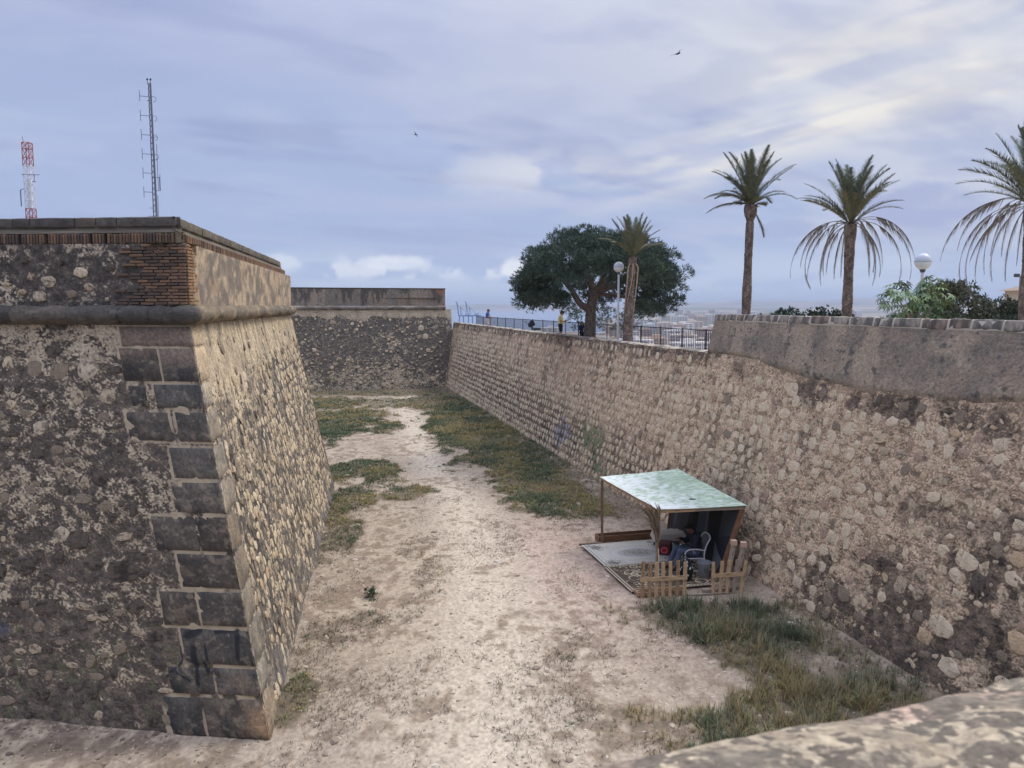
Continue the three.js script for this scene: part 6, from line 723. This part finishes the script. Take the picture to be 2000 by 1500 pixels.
function person(label, P, yaw, scale, J, wear, group) {
  const g = thing('person', label, 'person', P, group); g.rotation.y = yaw; g.scale.setScalar(scale);
  const sk = wear.skin || skinM, h = J.head, hd = J.look || [0, -0.25, 0.97], hb = [];
  const headAt = (f, u, s = 0) => { const up = [0, Math.sqrt(1 - hd[1] ** 2), -hd[1] * 0.98]; return [h[0] + s, h[1] + hd[1] * f + up[1] * u, h[2] + hd[2] * f + up[2] * u]; };
  const bones = [[J.pelvis, J.belly, 0.13, 0.125], [J.belly, J.chest, 0.125, 0.135], [J.chest, J.neck, 0.12, 0.06], [J.neck, headAt(-0.01, -0.06), 0.055, 0.055], [headAt(-0.015, 0.03), headAt(0.02, 0.035), 0.092, 0.088], [headAt(0.035, -0.04), headAt(0.05, -0.075), 0.06, 0.042], [headAt(0.095, 0.005), headAt(0.115, -0.022), 0.012, 0.016], [headAt(0.0, 0.0, -0.085), headAt(0.0, -0.02, -0.09), 0.017, 0.014], [headAt(0.0, 0.0, 0.085), headAt(0.0, -0.02, 0.09), 0.017, 0.014]];
  const sleeves = [], trunks = [[J.pelvis, J.belly, 0.152, 0.15], [J.belly, J.chest, 0.15, 0.158], [J.chest, J.neck, 0.135, 0.07]], legs = [[[J.pelvis[0], J.pelvis[1] + 0.03, J.pelvis[2]], J.pelvis, 0.15, 0.15]], shoes = [];
  for (const s of [0, 1]) { const a = J.arm[s], l = J.leg[s]; bones.push([J.chest, a[0], 0.1, 0.068], [a[0], a[1], 0.052, 0.042], [a[1], a[2], 0.042, 0.028], [J.pelvis, l[0], 0.11, 0.1], [l[0], l[1], 0.092, 0.058], [l[1], l[2], 0.056, 0.038], [l[2], l[3], 0.042, 0.036]); bones.push(...handBones(a[2], a[3], a[4], 0.8));
    const cut = wear.sleeve; sleeves.push([J.chest, a[0], 0.115, 0.085], [a[0], [0, 1, 2].map((i) => mix(a[0][i], a[1][i], Math.min(1, cut))), 0.072, 0.066]); if (cut > 1) sleeves.push([a[1], [0, 1, 2].map((i) => mix(a[1][i], a[2][i], 0.92)), 0.06, 0.045]);
    const lc = wear.legs; legs.push([J.pelvis, l[0], 0.13, 0.118], [l[0], [0, 1, 2].map((i) => mix(l[0][i], l[1][i], Math.min(1, lc))), 0.112, 0.085]); if (lc > 1) legs.push([l[1], [0, 1, 2].map((i) => mix(l[1][i], l[2][i], 0.93)), 0.078, 0.06]);
    shoes.push([[l[2][0], l[2][1] - 0.02, l[2][2]], [l[2][0], l[3][1], l[2][2]], 0.05, 0.045], [[l[2][0], l[3][1], l[2][2] - 0.03], l[3], 0.045, 0.046]); }
  local(g, 'body', bodyGeo(bones, 0.0145, 0.022), sk); local(g, 'shirt', bodyGeo([...trunks, ...sleeves], 0.018, 0.035), wear.shirt); local(g, wear.legs > 1 ? 'trousers' : 'shorts', bodyGeo(legs, 0.018, 0.03), wear.pants); local(g, 'shoes', bodyGeo(shoes, 0.012, 0.02), wear.shoe);
  local(g, 'hair', bodyGeo([[headAt(-0.03, 0.05), headAt(0.015, 0.062), 0.096, 0.09], [headAt(-0.05, -0.01), headAt(-0.04, 0.03), 0.072, 0.09]], 0.01, 0.03), wear.hair);
  for (const s of [-1, 1]) local(g, 'eye', new THREE.SphereGeometry(0.012, 8, 6).translate(...headAt(0.094, 0.022, s * 0.034)), M({ color: rgb(40, 34, 32), roughness: 0.3 })); local(g, 'mouth', new THREE.SphereGeometry(1, 8, 6).scale(0.024, 0.006, 0.01).translate(...headAt(0.086, -0.055)), M({ color: rgb(140, 80, 72) }));
  return g;
}
const phoneStand = { pelvis: [0, 0.92, 0], belly: [0, 1.06, 0.01], chest: [0, 1.27, 0.0], neck: [0, 1.45, 0.03], head: [0, 1.57, 0.075], look: [0, -0.5, 0.86], arm: [[[-0.19, 1.39, 0.01], [-0.23, 1.12, 0.03], [-0.06, 1.14, 0.25], [0.25, 0.35, 0.9], [-0.5, 0, 0.14]], [[0.19, 1.39, 0.01], [0.23, 1.12, 0.03], [0.06, 1.14, 0.25], [-0.25, 0.35, 0.9], [0.5, 0, 0.14]]], leg: [[[-0.09, 0.87, 0], [-0.11, 0.48, 0.03], [-0.12, 0.1, -0.01], [-0.13, 0.045, 0.15]], [[0.09, 0.87, 0], [0.11, 0.48, 0.02], [0.12, 0.1, -0.03], [0.13, 0.045, 0.13]]] };
const nv = (a) => { const l = Math.hypot(...a); return a.map((v) => v / l); }; for (const a of phoneStand.arm) { a[3] = nv(a[3]); a[4] = nv(a[4]); }
const railLean = { ...phoneStand, look: [0, -0.3, 0.95], arm: [[[-0.19, 1.39, 0.02], [-0.24, 1.13, 0.1], [-0.12, 1.08, 0.36], nv([0.2, 0, 0.98]), [0, 1, 0]], [[0.19, 1.39, 0.02], [0.24, 1.13, 0.1], [0.12, 1.08, 0.36], nv([-0.2, 0, 0.98]), [0, 1, 0]]] };
person('person in a yellow T-shirt and dark shorts looking down at a phone near the railing', [2.77, TY, -45], Math.PI / 2 - 0.2, 1, phoneStand, { sleeve: 0.6, legs: 0.75, shirt: M({ color: rgb(226, 216, 160) }), pants: M({ color: rgb(38, 44, 52) }), shoe: M({ color: rgb(60, 60, 64) }), hair: M({ color: rgb(46, 36, 30) }) });
{ const t = thing('phone', 'small dark phone held by the person in the yellow T-shirt', 'phone', [3.12, 6.72, -45.06]); local(t, 'phone_body', boxGeo(0.15, 0.01, 0.075, 0.004).rotateZ(0.5), M({ color: rgb(24, 25, 28), roughness: 0.3 })); }
person('person in a blue shirt and beige shorts standing at the left end of the railing', [-2.0, TY, -64.6], Math.PI / 2 - 0.2, 1, railLean, { sleeve: 0.7, legs: 0.9, shirt: M({ color: rgb(64, 92, 146) }), pants: M({ color: rgb(206, 186, 166) }), shoe: M({ color: rgb(200, 200, 200) }), hair: M({ color: rgb(40, 34, 34) }) });
person('small person in dark clothes by the railing just left of the pine trunk', [3.75, TY, -42.5], 0.6, 0.66, phoneStand, { sleeve: 1.5, legs: 1.5, shirt: M({ color: rgb(42, 52, 82) }), pants: M({ color: rgb(40, 42, 54) }), shoe: M({ color: rgb(60, 60, 60) }), hair: M({ color: rgb(120, 92, 70) }) });
{ // pushchair
  const x = 1.45, z = -49.5, t = thing('pushchair', 'dark pushchair with raised hood near the person in yellow', 'pushchair', [x, TY, z]); const dk = M({ color: rgb(40, 42, 48), side: THREE.DoubleSide }), mt = M({ color: rgb(70, 72, 78), roughness: 0.4 });
  const hood = new THREE.SphereGeometry(0.36, 18, 10, 0, Math.PI, 0, Math.PI * 0.55); hood.rotateY(-Math.PI / 2); hood.scale(1.1, 0.95, 0.75); hood.rotateZ(0.35); local(t, 'hood', hood.translate(-0.05, 0.82, 0), dk); local(t, 'seat', boxGeo(0.55, 0.12, 0.38, 0.05).translate(0.08, 0.55, 0), dk); local(t, 'backrest', boxGeo(0.1, 0.5, 0.38, 0.04).rotateZ(0.4).translate(-0.25, 0.75, 0), dk);
  for (const s of [-0.24, 0.24]) { local(t, 'frame', tube([V(-0.62, 1.0, s), V(-0.35, 0.75, s), V(0.1, 0.4, s), V(0.42, 0.16, s)], 0.016), mt); local(t, 'frame', tube([V(-0.4, 0.16, s), V(-0.1, 0.42, s), V(0.2, 0.6, s)], 0.016), mt); for (const q of [-0.4, 0.42]) local(t, 'wheel', new THREE.TorusGeometry(0.11, 0.028, 8, 18).translate(q, 0.139, s), M({ color: rgb(36, 36, 38) })); } local(t, 'handle', tube([V(-0.62, 1.0, -0.24), V(-0.64, 1.02, 0), V(-0.62, 1.0, 0.24)], 0.02), dk); t.rotation.y = -0.2;
}
// seated figure, chair and the things about them
{
  const ch = thing('garden_chair', 'white tubular garden chair with grey seat under the shelter', 'chair', [5.12, 0.06, -21.75]); ch.rotation.y = -Math.PI / 2 + 0.12; const wm = M({ color: rgb(214, 214, 210), roughness: 0.4 }), gm = M({ color: rgb(134, 136, 140), side: THREE.DoubleSide });
  for (const s of [-1, 1]) { const x = s * 0.29; local(ch, 'side_frame', tube([V(x, 0.02, 0.28), V(x, 0.3, 0.3), V(x, 0.58, 0.3), V(x, 0.645, 0.2), V(x, 0.65, -0.05), V(x, 0.6, -0.26)], 0.018, 8, 40), wm); local(ch, 'back_leg', tube([V(x * 0.97, 0.02, -0.36), V(x * 0.97, 0.4, -0.24), V(x * 0.97, 0.7, -0.28), V(x * 0.97, 0.94, -0.4)], 0.018, 8, 30), wm); local(ch, 'foot_bar', rod(V(x, 0.03, 0.28), V(x * 0.97, 0.03, -0.36), 0.018), wm); local(ch, 'seat_rail', rod(V(x * 0.95, 0.4, 0.24), V(x * 0.95, 0.37, -0.26), 0.016), wm); }
  local(ch, 'back_rail', tube([V(-0.28, 0.94, -0.4), V(-0.15, 1.0, -0.43), V(0.15, 1.0, -0.43), V(0.28, 0.94, -0.4)], 0.018, 8, 24), wm); local(ch, 'cross_bar', rod(V(-0.29, 0.03, -0.36), V(0.29, 0.03, -0.36), 0.016), wm); local(ch, 'seat', gridGeo((s, t) => V(s * 0.27, 0.41 - 0.05 * (1 - s * s) - 0.03 * t, mix(0.25, -0.26, t)), -1, 1, 10, 0, 1, 8), gm); local(ch, 'back_sling', gridGeo((s, t) => V(s * 0.27, mix(0.4, 0.97, t), mix(-0.25, -0.41, t) - 0.05 * (1 - s * s)), -1, 1, 10, 0, 1, 8), gm);
  const sit = { pelvis: [0, 0.5, -0.12], belly: [0, 0.64, -0.13], chest: [0, 0.84, -0.1], neck: [0, 1.0, -0.02], head: [0, 1.12, 0.05], look: [0, -0.45, 0.89], arm: [[[-0.19, 0.96, -0.07], [-0.27, 0.72, 0.06], [-0.16, 0.82, 0.3], nv([0.2, 0.1, 0.95]), nv([-0.3, 0.9, -0.1])], [[0.19, 0.96, -0.07], [0.26, 0.72, 0.03], [0.12, 0.74, 0.24], nv([-0.5, 0.3, 0.8]), nv([0.5, 0.8, 0])]], leg: [[[-0.1, 0.49, -0.05], [-0.13, 0.56, 0.4], [-0.12, 0.14, 0.6], [-0.13, 0.05, 0.76]], [[0.1, 0.49, -0.05], [0.13, 0.55, 0.38], [0.13, 0.14, 0.5], [0.15, 0.05, 0.66]]] };
  const pr = person('seated person in a dark jacket, jeans and dark cap resting in the white chair', [5.1, 0.06, -21.75], -Math.PI / 2 + 0.12, 1.04, sit, { skin: skinD, sleeve: 1.6, legs: 1.6, shirt: M({ color: rgb(30, 34, 46) }), pants: M({ color: rgb(88, 98, 118) }), shoe: M({ color: rgb(44, 44, 48) }), hair: M({ color: rgb(26, 25, 26) }) });
  const wt = M({ color: rgb(216, 218, 222) }); local(pr, 'sleeve_stripe', merge([rod(V(0.215, 0.985, -0.085), V(0.265, 0.86, -0.035), 0.012, 0.012, 5), rod(V(0.14, 1.0, -0.1), V(0.215, 0.985, -0.085), 0.012, 0.012, 5)]), wt); local(pr, 'trouser_stripe', merge([rod(V(0.222, 0.5, -0.02), V(0.215, 0.6, 0.02), 0.008, 0.008, 5), rod(V(0.224, 0.5, 0.03), V(0.217, 0.6, 0.06), 0.008, 0.008, 5)]), wt); local(pr, 'cap_peak', boxGeo(0.14, 0.012, 0.1, 0.005).rotateX(0.35).translate(0, 1.17, 0.19), M({ color: rgb(24, 24, 26) }));
  const hp = thing('dark_handset', 'dark handset held out by the seated person', 'handset', [4.62, 0.93, -21.5]); local(hp, 'handset_body', boxGeo(0.24, 0.03, 0.06, 0.012).rotateZ(0.1), M({ color: rgb(22, 22, 26), roughness: 0.4 }));
  // red cool box with a round badge
  const cb = thing('cool_box', 'dark red box with a round red badge beside the seated person', 'box', [4.62, 0.07, -23.1]); const rm = M({ color: rgb(88, 24, 30), roughness: 0.5 }); cb.rotation.y = -0.35; local(cb, 'case', boxGeo(0.34, 0.3, 0.4, 0.02).translate(0, 0.15, 0), rm); local(cb, 'lid', boxGeo(0.36, 0.06, 0.42, 0.02).translate(0, 0.335, 0), M({ color: rgb(84, 18, 28), roughness: 0.5 })); local(cb, 'badge', new THREE.CylinderGeometry(0.095, 0.095, 0.012, 24).rotateX(Math.PI / 2).translate(0, 0.16, 0.204), M({ color: rgb(190, 54, 56) })); local(cb, 'badge_ring', new THREE.TorusGeometry(0.09, 0.008, 6, 28).translate(0, 0.16, 0.21), M({ color: rgb(224, 150, 150) })); local(cb, 'badge_mark', boxGeo(0.1, 0.03, 0.008, 0.003).translate(0, 0.16, 0.214), M({ color: rgb(96, 16, 26) }));
  // low table with a pale cloth behind the box
  const tb = thing('low_table', 'low table under a crumpled pale cloth at the back of the shelter', 'table', [4.85, 0.05, -23.75]); for (const [a, b] of [[-0.4, -0.25], [0.4, -0.25], [-0.4, 0.25], [0.4, 0.25]]) local(tb, 'leg', boxGeo(0.05, 0.42, 0.05).translate(a, 0.21, b), wBrown); local(tb, 'top', boxGeo(0.95, 0.04, 0.62).translate(0, 0.44, 0), wBrown); local(tb, 'cloth', gridGeo((s, t) => V(s * 0.52, 0.475 + 0.06 * fbm(s * 4, t * 4, 4300, 3) - 0.22 * sstep(0.88, 1, Math.max(Math.abs(s), Math.abs(t))), t * 0.36), -1, 1, 30, -1, 1, 22), M({ color: rgb(186, 180, 172), side: THREE.DoubleSide }));
  // black bag with white marks, grey bin
  const bg = thing('patterned_bag', 'black cloth bag with white marks standing beside the chair', 'bag', [4.72, 0.07, -20.75]); const bt = rugTexture(128, 128, (x, w, h) => { reseed(431); x.fillStyle = '#17171b'; x.fillRect(0, 0, w, h); for (let k = 0; k < 46; k++) { x.fillStyle = rnd() < 0.8 ? '#d8d8da' : '#7a4a58'; x.beginPath(); x.ellipse(rr(0, w), rr(0, h), rr(1.5, 3.5), rr(2.5, 6), rr(-0.6, 0.6), 0, 7); x.fill(); } }); const bgG = new THREE.SphereGeometry(1, 26, 20); { const p = bgG.attributes.position; for (let i = 0; i < p.count; i++) { const y = p.getY(i), sq = 1 - 0.25 * Math.max(0, y), f = 1 + 0.12 * (fbm(p.getX(i) * 3 + 5, y * 3 + p.getZ(i) * 2, 4310, 3) - 0.5); p.setXYZ(i, p.getX(i) * 0.2 * sq * f, 0.31 + Math.max(y, -0.93) * 0.33, p.getZ(i) * 0.15 * sq * f); } bgG.computeVertexNormals(); } local(bg, 'sack', bgG, M({ map: bt, roughness: 0.8 })); local(bg, 'strap', new THREE.TorusGeometry(0.09, 0.012, 6, 20, Math.PI).translate(0, 0.62, 0), M({ color: rgb(22, 22, 26) }));
  const bn = thing('plastic_bin', 'grey plastic bin beside the chair behind the patterned bag', 'bin', [5.28, 0.07, -21.05]); const bm = M({ color: rgb(140, 142, 144), roughness: 0.5, side: THREE.DoubleSide }); local(bn, 'tub', new THREE.LatheGeometry([[0, 0.01], [0.13, 0.01], [0.19, 0.4], [0.205, 0.41], [0.205, 0.43], [0.18, 0.43], [0.125, 0.03], [0, 0.03]].map(([a, b]) => new THREE.Vector2(a, b)), 28), bm); local(bn, 'handle', new THREE.TorusGeometry(0.06, 0.009, 6, 4).rotateZ(Math.PI / 4).translate(0.02, 0.24, 0.185), M({ color: rgb(58, 60, 64) }));
  const rk = (x, z, s, label) => { const t = thing('rock', label, 'rock', [x, 0, z]); const g = new THREE.IcosahedronGeometry(s, 2), p = g.attributes.position; for (let i = 0; i < p.count; i++) { const f = 1 + 0.5 * (fbm(p.getX(i) / s * 1.5 + x, p.getY(i) / s * 1.5 + p.getZ(i) / s, 4320, 3) - 0.5); p.setXYZ(i, p.getX(i) * f * 1.3, p.getY(i) * f * 0.75 + s * 0.3, p.getZ(i) * f); } g.computeVertexNormals(); local(t, 'stone', g, stoneMat[9]); }; rk(5.95, -18.85, 0.11, 'white rock lying in the grass to the right of the picket panels'); rk(6.15, -17.3, 0.07, 'small white stone deep in the foreground grass near the wall'); rk(-5.3, -26.4, 0.06, 'small white stone among weeds at the foot of the bastion flank');
  const bp = thing('small_weed_plant', 'small dark leafy plant alone on the sandy path', 'plant', [-3.68, 0, -19.75]); reseed(441); const L = new Leaves(); for (let k = 0; k < 26; k++) clump(L, V(rr(-0.13, 0.13), rr(0.03, 0.22), rr(-0.1, 0.1)), V(0, 0.6, 0), 4, 0.09, 0.022, [0.04, 0.065, 0.032]); local(bp, 'leaves', L.geo(), leafMat); local(bp, 'stem', rod(V(0, -0.02, 0), V(0.02, 0.18, 0), 0.008), M({ color: rgb(90, 84, 60) }));
}
scene.fog = new THREE.FogExp2(new THREE.Color().setRGB(0.72, 0.8, 0.95), 0.00014);
renderer.render(scene, camera);
